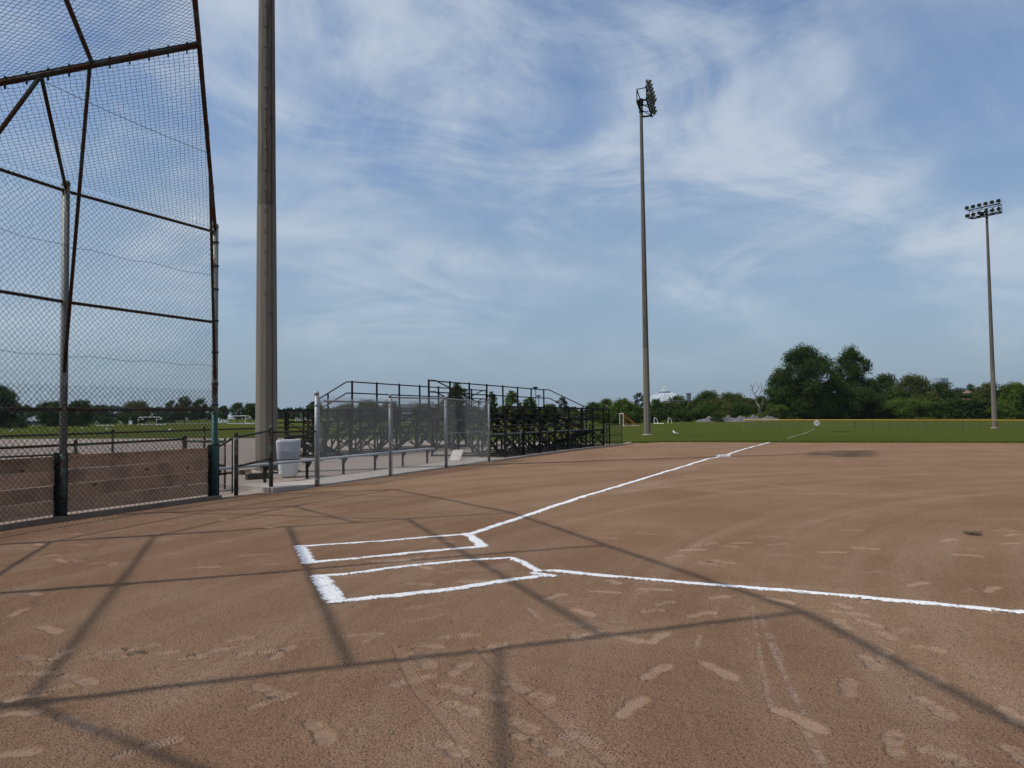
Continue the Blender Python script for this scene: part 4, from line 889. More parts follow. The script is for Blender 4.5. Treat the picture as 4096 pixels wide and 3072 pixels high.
tcv = bpy.data.curves.new('number', 'FONT'); tcv.body = '330'; tcv.size = .36; tcv.align_x = 'CENTER'; tcv.align_y = 'CENTER'; tcv.extrude = .004; tcv.offset = .010
to_ = bpy.data.objects.new('tmp', tcv); C.objects.link(to_); bpy.context.view_layer.update(); dg = bpy.context.evaluated_depsgraph_get(); tme = bpy.data.meshes.new_from_object(to_.evaluated_get(dg)); bpy.data.objects.remove(to_)
tme.transform(Matrix(((sr.x, 0, fdir.x, ctr.x + fdir.x * .026), (sr.y, 0, fdir.y, ctr.y + fdir.y * .026), (0, 1, 0, ctr.z + .06), (0, 0, 0, 1)))); tme.materials.clear(); tme.materials.append(MAT['text']); link('number', tme, sg_)
m = MB().bar(ctr + fdir * .028 - sr * .27 - Vector((0, 0, .15)), ctr + fdir * .028 + sr * .27 - Vector((0, 0, .15)), .012, .055); m.build('underline', MAT['text'], sg_)
# ------------------------------------------------------------------ goals and far furniture
def goal(label, p0, p1, h, depth, mat=None, back=Vector((0, 1, 0)), r=.07, net=None, group=None, hoops=True):
    g = thing('soccer_goal', (p0 + p1) / 2, label, 'goal', group); mat = mat or MAT['whitepaint']; up = Vector((0, 0, h))
    MB().tube(p0, p0 + up, r, 8).build('post', mat, g); MB().tube(p1, p1 + up, r, 8).build('post', mat, g); MB().tube(p0 + up, p1 + up, r, 8).build('crossbar', mat, g)
    for p in ((p0, p1) if hoops else ()): MB().path([p + up, p + up * .95 + back * depth * .45, p + up * .72 + back * depth * .62, p + up * .68 + back * depth * .3, p + up * .66], r * .8, 6).build('side_hoop', mat, g)
    MB().path([p0, p0 + back * depth, p1 + back * depth, p1], r * .8, 6).build('ground_bar', mat, g)
    if net:
        m = MB(); n = 9
        for i in range(n + 1):
            t = i / n; a = lin(p0, p1, t); m.tube(a + up * .98, a + back * depth, .03, 3); m.tube(lin(p0 + up, p0 + back * depth, t), lin(p1 + up, p1 + back * depth, t), .03, 3)
        for p in (p0, p1):
            for i in range(n): t = i / n; m.tube(p + up * t, p + back * depth * (1 - t), .03, 3)
        o = m.build('net', net, g); o['kind'] = 'stuff'
def gp_(px, Y): return base(px, Y)
goal('white soccer goal on the far left field, seen through the backstop mesh', base(553, 250), base(626, 238), 2.44, 4.5, back=Vector((.75, -.3, 0)))
goal('white soccer goal on the far left field between backstop and big pole', base(912, 246), base(981, 236), 2.44, 4.5, back=Vector((.75, -.3, 0)))
goal('white soccer goal with orange net left of the middle light pole', base(2479, 150), base(2493, 141), 2.3, 3.0, back=Vector((1, .25, 0)), net=MAT['orange_net'], r=.05, hoops=False)
def tipped(label, px0, px1, Y, h, grp=None):
    g = thing('tipped_goal', base((px0 + px1) / 2, Y), label, 'goal', grp)
    for px in (px0, px1):
        p = base(px, Y); w_ = Vector((.32, 0, 0)); q_ = Vector((.75, -.8, 0))
        MB().path([p, p + Vector((0, 0, h * .8)), p + Vector((.12, 0, h)), p + Vector((.42, 0, h * .9)), p + Vector((.75, 0, h * .45)), p + Vector((.8, 0, 0))], .055, 6).build('side_hoop', MAT['whitepaint'], g)
    MB().tube(base(px0, Y) + Vector((0, 0, .06)), base(px1 - 18, Y - 2) + Vector((0, 0, .06)), .06, 6).build('ground_bar', MAT['whitepaint'], g)
tipped('white soccer goal tipped on its face right of the middle light pole', 2616, 2672, 165, 1.3)
tipped('white soccer goal tipped on its face far left behind the backstop', 383, 476, 235, 1.35)
ub = thing('utility_box', base(522, 262), 'small white utility box at the far edge of the left field', 'box'); MB().box(base(522, 262) + Vector((0, 0, .7)), (1.0, .6, 1.4)).build('cabinet', MAT['whitepaint'], ub); MB().tube(base(520, 262) + Vector((0, 0, 1.4)), base(520, 262) + Vector((0, 0, 2.4)), .06, 5).build('pipe', MAT['whitepaint'], ub)
# gravel mounds
for px, hw, hh, Y_, lab in ((2835, 55, 17, 188, 'grey gravel mound leftmost of the row before the bushes'), (2910, 42, 21, 182, 'grey gravel mound with a pale stone on top'), (2965, 50, 20, 181, 'wide grey gravel mound just left of the outfield fence end'), (3015, 46, 21, 186, 'rounded grey gravel mound above the outfield fence corner'), (3075, 50, 17, 190, 'grey gravel mound rightmost of the row, beside the big tree')):
    c_ = base(px, Y_); rx = hw / FPX * Y_; h_ = hh / FPX * Y_ * 1.25; nx2, ny2 = 26, 12; V, F = [], []
    for j in range(ny2 + 1):
        for i in range(nx2 + 1):
            x = (i / nx2 * 2 - 1); y = (j / ny2 * 2 - 1); d_ = math.hypot(x, y)
            V.append((c_.x + x * rx, c_.y + y * rx * .55, c_.z - .1 + max(0, math.cos(min(1, d_) * 1.57)) ** .8 * h_ * (.8 + .35 * math.sin(x * 7 + px) * math.sin(y * 5 + px) + random.uniform(-.06, .06))))
    F = [(j * (nx2 + 1) + i, j * (nx2 + 1) + i + 1, (j + 1) * (nx2 + 1) + i + 1, (j + 1) * (nx2 + 1) + i) for j in range(ny2) for i in range(nx2)]
    tag(link('gravel_mound', np_mesh('gravel_mound', V, F, MAT['mound'])), lab, 'mound', 'gravel mounds before the bushes')

# ------------------------------------------------------------------ buildings
BM = {'brick': simple('tan_brick', (.27, .18, .13), (.36, .25, .19), .8, .9, bs=0), 'grey': simple('grey_cladding', (.13, .14, .15), (.19, .20, .215), .3, .8, bs=0), 'roof': simple('blue_grey_roof', (.20, .24, .29), (.27, .31, .36), .4, .7, bs=0), 'dark': simple('dark_window', (.02, .025, .03), (.04, .045, .05), .5, .3, bs=0),
      'red': simple('brown_roof', (.15, .085, .06), (.21, .12, .09), .5, .9, bs=0), 'pale': simple('pale_render', (.40, .40, .38), (.50, .49, .47), .3, .8, bs=0), 'glassw': simple('white_conservatory_glass', (.26, .31, .35), (.40, .44, .47), .4, .3, .0, bs=0), 'far': simple('hazy_glass_tower', (.22, .29, .37), (.28, .35, .43), .08, .5, bs=0)}
def block(par, nm, px0, px1, pyt, Y, dep, mat, zb=None, win=None):
    a, b = at(px0, pyt, Y), at(px1, pyt, Y); z0 = gz(a.x, Y) - .5 if zb is None else zb; h_ = a.z - z0
    c_ = Vector(((a.x + b.x) / 2, Y + dep / 2, z0 + h_ / 2)); MB().box(c_, (b.x - a.x, dep, h_)).build(nm, mat, par)
    if win:
        nc, nr_, fw, fh, zlo = win; w_ = (b.x - a.x)
        for r_ in range(nr_):
            for k in range(nc):
                MB().box((a.x + w_ * (k + .5) / nc, Y - .06, z0 + zlo + (h_ - zlo - .5) * (r_ + .5) / nr_), (w_ / nc * fw, .12, (h_ - zlo) / nr_ * fh)).build('window', BM['dark'], par)
    return a, b
b_ = thing('conservatory', base(2660, 520), 'white glass conservatory dome with a pointed lantern behind the trees', 'building'); cD = base(2660, 520); s_ = 520 / FPX
zt = lambda py: at(2660, py, 520).z
prof = [(95, 1680), (92, 1640), (78, 1612), (60, 1592), (42, 1578), (24, 1572)]
vs = [(q * s_, zt(py) - cD.z) for q, py in prof]; MB().lathe(cD, vs, 20).build('dome', BM['glassw'], b_)
for i in range(20):
    t = 6.2832 * i / 20; d_ = Vector((math.cos(t), math.sin(t), 0)); MB().path([cD + d_ * (q + .25) + Vector((0, 0, z)) for q, z in vs], .16, 4).build('rib', MAT['whitepaint'], b_)
MB().lathe(cD, [(23 * s_, zt(1575) - cD.z), (23 * s_, zt(1566) - cD.z)], 16).build('lantern_wall', BM['grey'], b_); MB().lathe(cD, [(24 * s_, zt(1567) - cD.z), (20 * s_, zt(1564) - cD.z), (1 * s_, zt(1551) - cD.z)], 12).build('lantern_roof', BM['glassw'], b_); MB().tube(cD + Vector((0, 0, zt(1552) - cD.z)), cD + Vector((0, 0, zt(1540) - cD.z)), .25, 5).build('finial', MAT['whitepaint'], b_)
b_ = thing('brick_building', base(2690, 300), 'flat-roofed tan brick building half hidden by bushes', 'building'); block(b_, 'wall', 2678, 2790, 1603, 300, 14, BM['brick'], win=(9, 2, .45, .5, 1)); block(b_, 'parapet', 2676, 2792, 1601, 299.7, 14.6, BM['grey'], zb=at(2690, 1604, 299.7).z)
b_ = thing('chimney', base(2757, 330), 'square concrete chimney stack above the bushes', 'chimney'); block(b_, 'shaft', 2749, 2764, 1572, 330, 2, BM['grey']); block(b_, 'cap', 2747, 2766, 1571, 329.8, 2.4, BM['pale'], zb=at(2757, 1574, 330).z)
b_ = thing('shed', base(2380, 240), 'long low shed with blue-grey metal roof behind the bleacher\'s far end', 'building'); block(b_, 'wall', 2310, 2455, 1646, 240, 10, BM['grey'])
a, c_ = at(2308, 1646, 239.5), at(2458, 1646, 239.5); h_ = at(2308, 1627, 243).z
MB().add([a, c_, (c_.x, 243, h_), (a.x, 243, h_), (a.x, 243, h_ - .3), (c_.x, 243, h_ - .3), (c_.x, 239.5, c_.z - .3), (a.x, 239.5, a.z - .3)], [(0, 1, 2, 3), (4, 5, 6, 7), (0, 7, 6, 1), (2, 5, 4, 3), (1, 6, 5, 2), (0, 3, 4, 7)]).build('roof', BM['roof'], b_)
for k in range(22): x = a.x + (c_.x - a.x) * k / 21; MB().bar((x, 239.5, a.z + .05), (x, 243, h_ + .05), .06, .08).build('roof_seam', BM['grey'], b_)
b_ = thing('tower_block', base(3776, 1900), 'hazy glass high-rise tower above the right-hand trees', 'building'); block(b_, 'body', 3764, 3793, 1512, 1900, 30, BM['far'], win=(5, 8, .5, .4, 50)); block(b_, 'wing', 3757, 3766, 1511, 1905, 30, BM['far'])
b_ = thing('tower_block', base(1019, 900), 'small dark tower block just left of the big light pole', 'building'); block(b_, 'body', 1009, 1030, 1617, 900, 20, BM['grey'], win=(3, 4, .5, .4, 8))
b_ = thing('brick_building', base(3110, 330), 'long brown building left of the big tree, behind shrubs', 'building'); block(b_, 'wall', 2985, 3130, 1598, 330, 12, BM['red'], win=(8, 2, .5, .4, 1))
b_ = thing('house', base(3740, 290), 'brown tiled roof peeping over the hedge on the right', 'building'); block(b_, 'wall', 3725, 3760, 1592, 290, 8, BM['red']); a, c_ = at(3722, 1592, 289), at(3763, 1592, 289); MB().add([a, c_, c_ + Vector((0, 9, 0)), a + Vector((0, 9, 0)), lin(a, c_, .5) + Vector((0, 4.5, 1.6))], [(0, 1, 4), (1, 2, 4), (2, 3, 4), (3, 0, 4)]).build('roof', BM['red'], b_)
b_ = thing('house', base(3898, 300), 'red-brown gable showing between trees left of the right light pole', 'building'); block(b_, 'wall', 3885, 3912, 1578, 300, 8, BM['red']); a, c_ = at(3882, 1578, 299), at(3915, 1578, 299); MB().add([a, c_, c_ + Vector((0, 9, 0)), a + Vector((0, 9, 0)), lin(a, c_, .5) + Vector((0, 4.5, 1.9))], [(0, 1, 4), (1, 2, 4), (2, 3, 4), (3, 0, 4)]).build('roof', BM['red'], b_)
b_ = thing('house', base(125, 340), 'grey-roofed house low among trees at the far left', 'building'); block(b_, 'wall', 88, 165, 1684, 340, 10, BM['grey'], win=(6, 1, .5, .4, .5)); a, c_ = at(84, 1684, 339), at(172, 1684, 339); MB().add([a, c_, c_ + Vector((0, 12, 0)), a + Vector((0, 12, 0)), lin(a, c_, .25) + Vector((0, 6, 2.4)), lin(a, c_, .75) + Vector((0, 6, 2.4))], [(0, 1, 5, 4), (1, 2, 5), (2, 3, 4, 5), (3, 0, 4)]).build('roof', BM['grey'], b_)
b_ = thing('warehouse', base(1640, 420), 'grey flat warehouse seen between the two bleachers', 'building'); block(b_, 'wall', 1600, 1740, 1617, 420, 20, BM['grey'], win=(10, 2, .6, .35, 1)); block(b_, 'roof_unit', 1634, 1662, 1608, 424, 10, BM['pale'], zb=at(1640, 1618, 424).z); block(b_, 'roof_unit', 1708, 1728, 1606, 424, 10, BM['pale'], zb=at(1640, 1618, 424).z)
b_ = thing('pavilion', base(1190, 330), 'white-posted park pavilion with dark roof behind the bin', 'building'); block(b_, 'roof', 1180, 1262, 1668, 330, 8, BM['grey'], zb=at(1200, 1676, 330).z)
for k in range(9): p = base(1182 + k * 9.7, 329.5); MB().box((p.x, 329.5, (p.z + at(1200, 1676, 330).z) / 2), (.25, .25, at(1200, 1676, 330).z - p.z)).build('post', MAT['whitepaint'], b_)
b_ = thing('white_railing', base(870, 330), 'low white railing beside the road at the far left field', 'railing')
for k in range(14): p = base(873 + k * 2.6, 330); MB().box(p + Vector((0, 0, .9)), (.18, .1, 1.8)).build('post', MAT['whitepaint'], b_)
MB().bar(base(871, 330) + Vector((0, 0, 1.8)), base(910, 330) + Vector((0, 0, 1.8)), .12, .2).build('rail', MAT['whitepaint'], b_)
rd = [base(560, 262), base(1250, 262), base(1250, 278), base(560, 285)]; sheet('road', [inn(p) for p in rd], .08, simple('pale_asphalt', (.17, .17, .17), (.22, .22, .21), .3, .9, bs=0), list(range(-150, 40, 20)))
# far masts
for px, top, lab in ((2143, 1552, 'thin far lamp mast standing above the right-hand bleacher, the taller one'), (2155, 1584, 'shorter twin far mast just right of the tall one')):
    p = base(px, 260); z_ = at(px, top, 260).z; g = thing('lamp_mast', p, lab, 'lamp mast'); MB().tube(p, Vector((p.x, p.y, z_)), .2, 6, .12).build('shaft', BM['grey'], g); MB().box((p.x, p.y, z_), (1.5, .6, .9 if top < 1560 else .5)).build('head', MAT['lamp_body'], g)

# ------------------------------------------------------------------ trees
def crown_mesh(name, lobes, ncard, size, mat, seed, flat=.0):
    rg = np.random.default_rng(seed); lobes = np.array(lobes, float); vol = lobes[:, 3] * lobes[:, 4]; pr = vol / vol.sum()
    k = rg.choice(len(lobes), ncard, p=pr); d = rg.normal(size=(ncard, 3)); d /= np.linalg.norm(d, axis=1)[:, None]
    d[:, 2] = np.where(d[:, 2] < -.7, -d[:, 2] * .6, d[:, 2]); rr_ = rg.uniform(.62, 1.04, ncard) ** .8; inn_ = rg.random(ncard) < .3; rr_ = np.where(inn_, rg.uniform(.15, .66, ncard), rr_)
    # clumps on each lobe
    cl = np.sin(d[:, 0] * 7 + k * 1.7) * np.sin(d[:, 1] * 6 + k * 2.3) * np.sin(d[:, 2] * 7 + k); rr_ = rr_ * (1 + .14 * cl)
    c = lobes[k, :3] + d * np.stack([lobes[k, 3], lobes[k, 3], lobes[k, 4]], -1) * rr_[:, None]
    nrm = d * .75 + rg.normal(size=(ncard, 3)) * .65 + np.array((0, 0, .25)); nrm /= np.linalg.norm(nrm, axis=1)[:, None]
    t1 = np.cross(nrm, rg.normal(size=(ncard, 3))); t1 /= np.linalg.norm(t1, axis=1)[:, None]; t2 = np.cross(nrm, t1)
    s = (size * rg.uniform(.55, 1.25, ncard) * np.where(inn_, 1.6, 1.))[:, None]; l_ = s * rg.uniform(.55, .9, (ncard, 1))
    V = np.stack([c - t1 * s * .5, c + t2 * l_ * .5 + nrm * s * .08, c + t1 * s * .5, c - t2 * l_ * .5 - nrm * s * .05], 1).reshape(-1, 3)
    me = np_mesh(name, V, np.arange(ncard * 4).reshape(-1, 4), mat); tint = np.clip(.42 + .22 * rg.normal(size=ncard) + .18 * cl, 0, 1)
    a_ = me.attributes.new('tint', 'FLOAT', 'POINT'); a_.data.foreach_set('value', np.repeat(tint, 4).astype(np.float32)); return me
def tree(label, px, top, hw, Y, kind='mid', shape='round', trunk=.18, seed=None, dens=1., name='tree', skew=0., cat='tree', group=None, pyb=None):
    seed = seed if seed is not None else int(px * 7 + Y); rg = random.Random(seed); b0 = base(px, Y)
    zt_ = at(px, top, Y).z; H_ = zt_ - b0.z; W_ = hw / FPX * Y * (1.1 if shape in ('round', 'bush') else 1.04)
    r = thing(name, b0, label, cat, group); tm_ = MB(); zc0 = H_ * trunk; lobes = []; pxm = Y / 765.
    nl = {'round': 22, 'tall': 22, 'bush': 18, 'loose': 20, 'big': 64}[shape]
    for i in range(nl):
        f = (i + .5) / nl; a_ = i * 2.4 + rg.uniform(-.4, .4)
        if shape == 'bush': zz_ = H_ * (.06 + .70 * rg.random()); ex = W_ * .78 * rg.random() ** .5; lr = W_ * rg.uniform(.30, .46); lz = min(lr * .9, H_ * .3)
        else:
            zz_ = zc0 + (H_ - zc0) * (.02 + .84 * f); env = math.sin(math.pi * (.24 + .68 * f)) ** .6
            ex = W_ * .80 * env * rg.uniform(.45, 1.0); lr = W_ * rg.uniform(.30, .46) * (.66 if shape == 'loose' else .62 if shape == 'big' else 1.); lz = lr * rg.uniform(.8, 1.05)
            if shape == 'tall': ex *= .8
            if shape == 'big' and i % 3 == 0: ex *= .3; lr *= 1.25
        zz_ = min(zz_, H_ - lz * .92)
        lobes.append((b0.x + ex * math.cos(a_) + skew * W_ * f, b0.y + ex * math.sin(a_) * .9, b0.z + zz_, lr, lz))
    lobes.append((b0.x, b0.y, b0.z + H_ - W_ * .28, W_ * .3, W_ * .27))
    for i in (0, 1):
        if shape != 'bush': lobes.append((b0.x + (W_ * .70 if i else -W_ * .70), b0.y, b0.z + zc0 + (H_ - zc0) * rg.uniform(.3, .55), W_ * .30, W_ * .24))
    size = max(.28, pxm * 1.35) * (1.0 if H_ > 6 else .8); area = sum(l[3] * l[4] for l in lobes) * 3.1 * 3.2
    n = int(min(44000, max(700, area / (size * size * .42) * .60 * dens)))
    link('crown', crown_mesh('crown', lobes, n, size, LEAF[kind], seed), r)
    tr_ = max(.12, H_ * .022); tm_.tube(b0 - Vector((0, 0, .3)), b0 + Vector((0, 0, zc0 + H_ * .18)), tr_ * 1.1, 8, tr_ * .7); top_ = b0 + Vector((0, 0, zc0 + H_ * .18))
    for l in lobes[::2]: tm_.tube(b0 + Vector((0, 0, min(zc0 + H_ * .15, zc0 * .8 + .4))), Vector(l[:3]), tr_ * .5, 5, tr_ * .15)
    tm_.build('trunk', MAT['trunk'], r); return r
TREES = [
 # right: beyond the outfield fence
 ('broadest dark tree rising behind the round distance sign', 3222, 1366, 166, 215, 'dark', 'big', .0), ('tall looser tree joined to the right side of the broadest dark tree', 3410, 1374, 116, 226, 'dark', 'big', .0),
 ('leafy tree leaning out low on the left of the broadest dark tree', 3130, 1478, 70, 218, 'dark', 'round', .15), ('dark dense tree filling the foot of the tall looser tree', 3420, 1520, 95, 218, 'dark', 'bush', .05),
 ('rounded dark tree just right of the tall looser tree', 3535, 1490, 75, 262, 'dark', 'round', .1), ('domed olive tree behind the bright bushes on the right', 3645, 1496, 85, 250, 'olive', 'round', .1), ('feathery tree in front of the domed olive tree', 3610, 1545, 78, 232, 'mid', 'bush', .1),
 ('dark tree at the foot of the hazy glass high-rise', 3765, 1524, 62, 255, 'dark', 'round', .1), ('hazy small tree right of the glass high-rise', 3885, 1532, 36, 420, 'haze', 'round', .1), ('olive spreading tree just left of the right light pole', 3950, 1526, 58, 250, 'olive', 'round', .1),
 ('dark tree just right of the right light pole', 4015, 1540, 40, 252, 'dark', 'round', .1), ('large bright green tree at the right edge of the picture', 4072, 1526, 92, 205, 'bright', 'big', .08), ('pale tree top beyond the hedge, between high-rise and light pole', 3830, 1548, 45, 330, 'grey', 'round', .1),
 # middle
 ('yellow-green tree left of the middle light pole', 2490, 1592, 52, 185, 'bright', 'round', .08), ('dark twiggy tree right behind the middle light pole', 2558, 1566, 46, 200, 'grey', 'loose', .15), ('bright tree above the shed roof', 2425, 1592, 40, 210, 'bright', 'round', .1), ('dark tree over the shed\'s near end', 2372, 1606, 38, 205, 'mid', 'round', .1),
 ('dark tree right of the middle light pole, under the dome', 2622, 1592, 36, 215, 'mid', 'round', .05), ('grey-green tree right of the conservatory dome', 2710, 1578, 42, 330, 'olive', 'round', .1), ('tall bushy tree beside the square chimney', 2830, 1560, 62, 240, 'mid', 'round', .08), ('broad yellow-green tree right of the tall bushy tree', 2925, 1568, 66, 250, 'olive', 'round', .08),
 ('dark scrubby tree behind the dead tree', 3050, 1580, 52, 262, 'dark', 'loose', .12), ('small light tree at the fork of the dead trunk', 2990, 1588, 40, 240, 'olive', 'round', .12),
 # behind the bleachers
 ('dark tree standing over the left bleacher\'s far end', 1828, 1524, 60, 150, 'dark', 'big', .1), ('small dark tree behind the right bleacher\'s back rail', 1968, 1563, 34, 170, 'dark', 'round', .1), ('bright round tree above the right bleacher seats', 2045, 1558, 44, 165, 'bright', 'round', .06), ('mid-green tree under the far lamp masts', 2118, 1586, 40, 175, 'mid', 'round', .06),
 ('thin grey tree behind the right bleacher\'s sloping rail', 2250, 1584, 38, 190, 'grey', 'loose', .1), ('low green tree behind the right bleacher\'s sloping rail', 2195, 1612, 40, 180, 'mid', 'round', .06), ('round bush left of the shed wall', 2300, 1630, 34, 170, 'mid', 'bush', .05),
 ('dark round tree above the left bleacher seats', 1470, 1598, 58, 180, 'dark', 'round', .08), ('dark round tree right of centre above the left bleacher', 1560, 1600, 46, 185, 'dark', 'round', .08), ('dark tree left of the tall silver post', 1262, 1600, 36, 190, 'dark', 'round', .1), ('small dark tree behind the left bleacher\'s low end', 1385, 1612, 42, 200, 'dark', 'round', .1), ('low dark tree before the grey warehouse', 1690, 1612, 46, 230, 'dark', 'round', .08), ('dark tree right of the grey warehouse', 1775, 1596, 40, 210, 'dark', 'round', .08),
 # left
 ('big dark tree cut by the left edge of the picture', -5, 1536, 98, 170, 'dark', 'big', .06), ('dark oval tree left of the inner backstop post', 215, 1602, 62, 215, 'dark', 'round', .04), ('dark round tree right of the inner backstop post', 322, 1597, 58, 215, 'dark', 'round', .04), ('pale tree top between the dark round tree and the goal', 402, 1615, 32, 420, 'haze', 'round', .1),
 ('pair-crowned tree left of the left soccer goal', 545, 1601, 58, 290, 'olive', 'round', .1), ('loose greyish tree right of the left soccer goal', 685, 1598, 42, 300, 'grey', 'loose', .15), ('tallest pale green tree seen through the backstop mesh', 738, 1580, 36, 300, 'olive', 'tall', .18), ('neat round tree beside the end post of the backstop', 796, 1592, 34, 285, 'dark', 'round', .22),
 ('small dark tree just right of the end post of the backstop', 892, 1621, 27, 280, 'dark', 'round', .22), ('left of two green trees beside the big light pole', 948, 1608, 31, 290, 'mid', 'round', .2), ('right of two green trees beside the big light pole', 1000, 1610, 33, 290, 'mid', 'round', .2)]
for a in TREES: tree(a[0], *a[1:7], trunk=a[7])
BUSH = [('dark understorey at the left foot of the broadest dark tree', 3175, 1575, 62, 211, 'dark'), ('dark understorey straight behind the distance sign', 3275, 1570, 66, 212, 'dark'), ('dark understorey at the foot of the tall looser tree', 3370, 1560, 66, 213, 'dark'), ('dark understorey right of the tall looser tree', 3470, 1560, 62, 214, 'dark'), ('dark thicket left of the hazy high-rise', 3560, 1545, 60, 235, 'dark'), ('olive thicket before the dark tree by the high-rise', 3720, 1560, 55, 230, 'olive'), ('dark thicket at the foot of the right edge tree', 4085, 1600, 55, 203, 'mid'),
 ('bright thicket under the bright tree above the shed', 2440, 1618, 44, 190, 'bright'), ('mid-green thicket left of the middle light pole', 2545, 1612, 44, 188, 'mid'), ('dark thicket between dome and brick building', 2672, 1606, 44, 225, 'mid'), ('olive thicket behind the gravel mounds', 2860, 1590, 60, 215, 'olive'), ('mid-green thicket under the broad yellow-green tree', 2950, 1592, 58, 215, 'mid'), ('dark thicket right behind the dead tree', 3045, 1606, 52, 212, 'mid'),('bright shrub at the left foot of the broadest dark tree', 3110, 1615, 45, 208, 'bright'), ('yellow-green bush low behind the outfield fence on the right', 3640, 1588, 80, 205, 'bright'), ('dark bush at the left end of the hedge', 3560, 1600, 60, 212, 'mid'), ('bright bush left of the hedge', 3735, 1600, 50, 206, 'mid'), ('pale clump of tall grass before the right-hand bushes', 3700, 1668, 42, 185, 'bright'),
 ('dark bush left of the tan brick building', 2640, 1630, 40, 195, 'dark'), ('dark bush before the tan brick building', 2735, 1636, 52, 190, 'dark'), ('ivy-covered thicket over the brick building\'s right part', 2770, 1606, 44, 292, 'olive'), ('broad bush behind the leftmost gravel mound', 2820, 1612, 56, 195, 'mid'), ('bush standing between two gravel mounds', 2868, 1640, 26, 180, 'mid'),
 ('olive bush below the broad yellow-green tree', 2905, 1612, 56, 205, 'olive'), ('dark bush left of the dead tree', 2975, 1615, 45, 200, 'dark'), ('low bright bush at the dead tree\'s foot', 3020, 1652, 45, 195, 'bright'), ('olive bush right of the dead tree', 3075, 1626, 42, 203, 'olive'), ('dark bush under the yellow-green tree', 2500, 1638, 60, 175, 'mid'), ('dark bush left of the orange net goal', 2420, 1640, 50, 178, 'mid'), ('dark bush at the middle light pole\'s right', 2600, 1645, 36, 185, 'dark'),
 ('large bright bush by the right light pole', 4010, 1600, 46, 200, 'bright'), ('dark shrubs below the dark oval tree', 255, 1668, 60, 235, 'dark'), ('dark shrubs below the pair-crowned tree', 520, 1650, 50, 280, 'dark'), ('low dark shrubs left of the tipped far goal', 60, 1660, 50, 190, 'dark'), ('hazy shrubs right of the dark round tree', 420, 1660, 55, 330, 'haze'), ('dark shrubs under the loose greyish tree', 650, 1664, 45, 320, 'haze')]
for (lab, px, top, hw, Y_, kd) in BUSH: tree(lab, px, top, hw, Y_, kd, 'bush', .04, name='bush', cat='bush')
# clipped hedge
hd = thing('hedge', base(3870, 215), 'long dark clipped hedge left of the right light pole', 'hedge'); a, b = at(3785, 1594, 215), at(3985, 1588, 215); lob = []
for i in range(26):
    t = i / 25; x = a.x + (b.x - a.x) * t; lob += [(x, 215 + random.uniform(-.6, .6), a.z - 1.6 + random.uniform(-.3, .35), 1.7, 1.6), (x, 214.6, a.z - 4.2, 1.9, 2.2), (x, 214.4, a.z - 7, 1.9, 2.4)]
link('foliage', crown_mesh('foliage', lob, 7000, .6, LEAF['dark'], 77), hd); MB().box(((a.x + b.x) / 2, 216, a.z - 5), (b.x - a.x - 2, 1.5, 6.5)).build('stems', MAT['trunk'], hd)
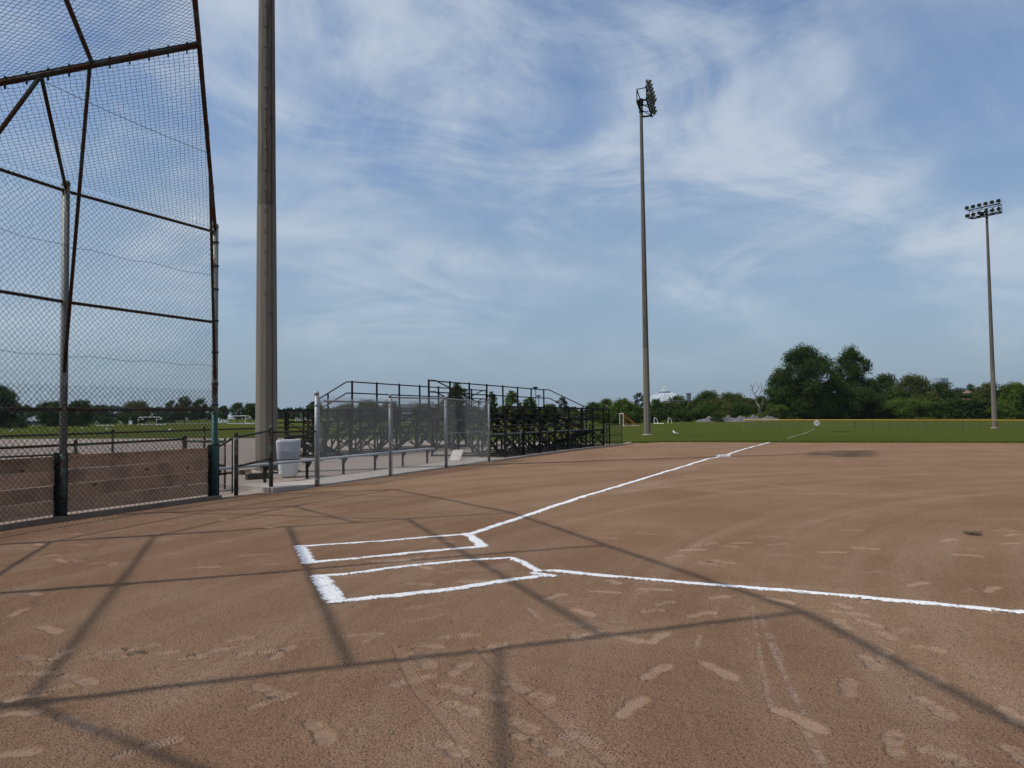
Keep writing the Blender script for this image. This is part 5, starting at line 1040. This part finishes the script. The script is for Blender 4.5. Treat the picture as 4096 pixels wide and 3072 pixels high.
# dead tree
dt = thing('dead_tree', base(3040, 196), 'bare dead tree with pale forked trunk before the bushes', 'tree'); s_ = 196.
P_ = lambda x, y: at(x, y, s_); m = MB()
for seg, r0, r1 in ((((3040, 1660), (3034, 1630), (3026, 1606)), .45, .32), (((3026, 1606), (3020, 1580), (3012, 1562), (3008, 1548), (2993, 1530)), .3, .05), (((3018, 1575), (3030, 1560), (3036, 1545), (3041, 1528)), .2, .05), (((3024, 1598), (3040, 1580), (3046, 1560), (3043, 1534)), .22, .05), (((3014, 1566), (3004, 1560), (2992, 1562)), .12, .04), (((3008, 1550), (3016, 1538), (3019, 1526)), .12, .04), (((3040, 1655), (3046, 1620), (3050, 1590), (3060, 1570), (3058, 1556)), .2, .05), (((3052, 1588), (3066, 1575)), .08, .03), (((3046, 1562), (3054, 1545)), .08, .03), (((3010, 1555), (3000, 1540), (2996, 1534)), .1, .04), (((3034, 1552), (3028, 1536), (3030, 1524)), .1, .04), (((3044, 1556), (3050, 1538)), .09, .04), (((3056, 1572), (3050, 1560)), .08, .04), (((3020, 1582), (3006, 1572), (2998, 1572)), .1, .04)):
    pts = [P_(*q) + Vector((0, random.uniform(-.8, .8) if i else 0, 0)) for i, q in enumerate(seg)]
    for i, (p, q) in enumerate(zip(pts, pts[1:])): m.tube(p, q, .5 * (r0 + (r1 - r0) * i / (len(pts) - 1)), 6, .5 * (r0 + (r1 - r0) * (i + 1) / (len(pts) - 1)))
m.build('trunk', MAT['dead'], dt)
# far woods that read as one mass
def woods(label, px0, px1, top, Y, kind, seed, n=2600, size=1.6, h0=0):
    rg = random.Random(seed); lob = []; k = int((px1 - px0) / 14)
    for i in range(k):
        px = px0 + (px1 - px0) * (i + rg.random()) / k; tp_ = top + rg.uniform(-8, 9); p = at(px, tp_, Y + rg.uniform(-10, 10)); g_ = gz(p.x, p.y); hh = p.z - g_; r_ = 13 / FPX * Y
        lob += [(p.x, p.y, p.z - r_ * .7, r_ * 1.25, r_ * .9), (p.x + rg.uniform(-3, 3), p.y - 2, g_ + hh * .35, r_ * 1.3, hh * .36)]
    o = link('far_woods', crown_mesh('far_woods', lob, n, size, LEAF[kind], seed)); tag(o, label, 'woods', kind='stuff')
woods('hazy far woodland along the left horizon behind the backstop', -120, 900, 1630, 520, 'haze', 3, 16000, 1.7)
woods('hazy far woodland behind the big pole and left bleacher', 1000, 1800, 1636, 520, 'haze', 4, 13000, 1.7)
woods('far dark woodland behind the right bleacher', 1800, 2700, 1632, 340, 'mid', 5, 15000, 1.1)
woods('far dark woodland behind the gravel mounds', 2640, 3200, 1610, 290, 'dark', 6, 14000, .95)
woods('far dark woodland behind the right outfield', 3180, 4220, 1570, 300, 'dark', 8, 22000, 1.0)
# ------------------------------------------------------------------ haze: one closed box of thin air round the whole place
hm = bpy.data.materials.new('thin_haze'); hm.use_nodes = True; ht = hm.node_tree; ht.nodes.clear()
ho = N(ht, 'ShaderNodeOutputMaterial'); hv = N(ht, 'ShaderNodeVolumePrincipled'); hv.inputs['Color'].default_value = (.80, .88, .97, 1); hv.inputs['Density'].default_value = .00005; hv.inputs['Anisotropy'].default_value = .3
LK(ht, hv.outputs[0], ho.inputs['Volume'])
hb = MB().box((0, 1150, 44), (5600, 4100, 96)).build('haze', hm); tag(hb, kind='stuff')
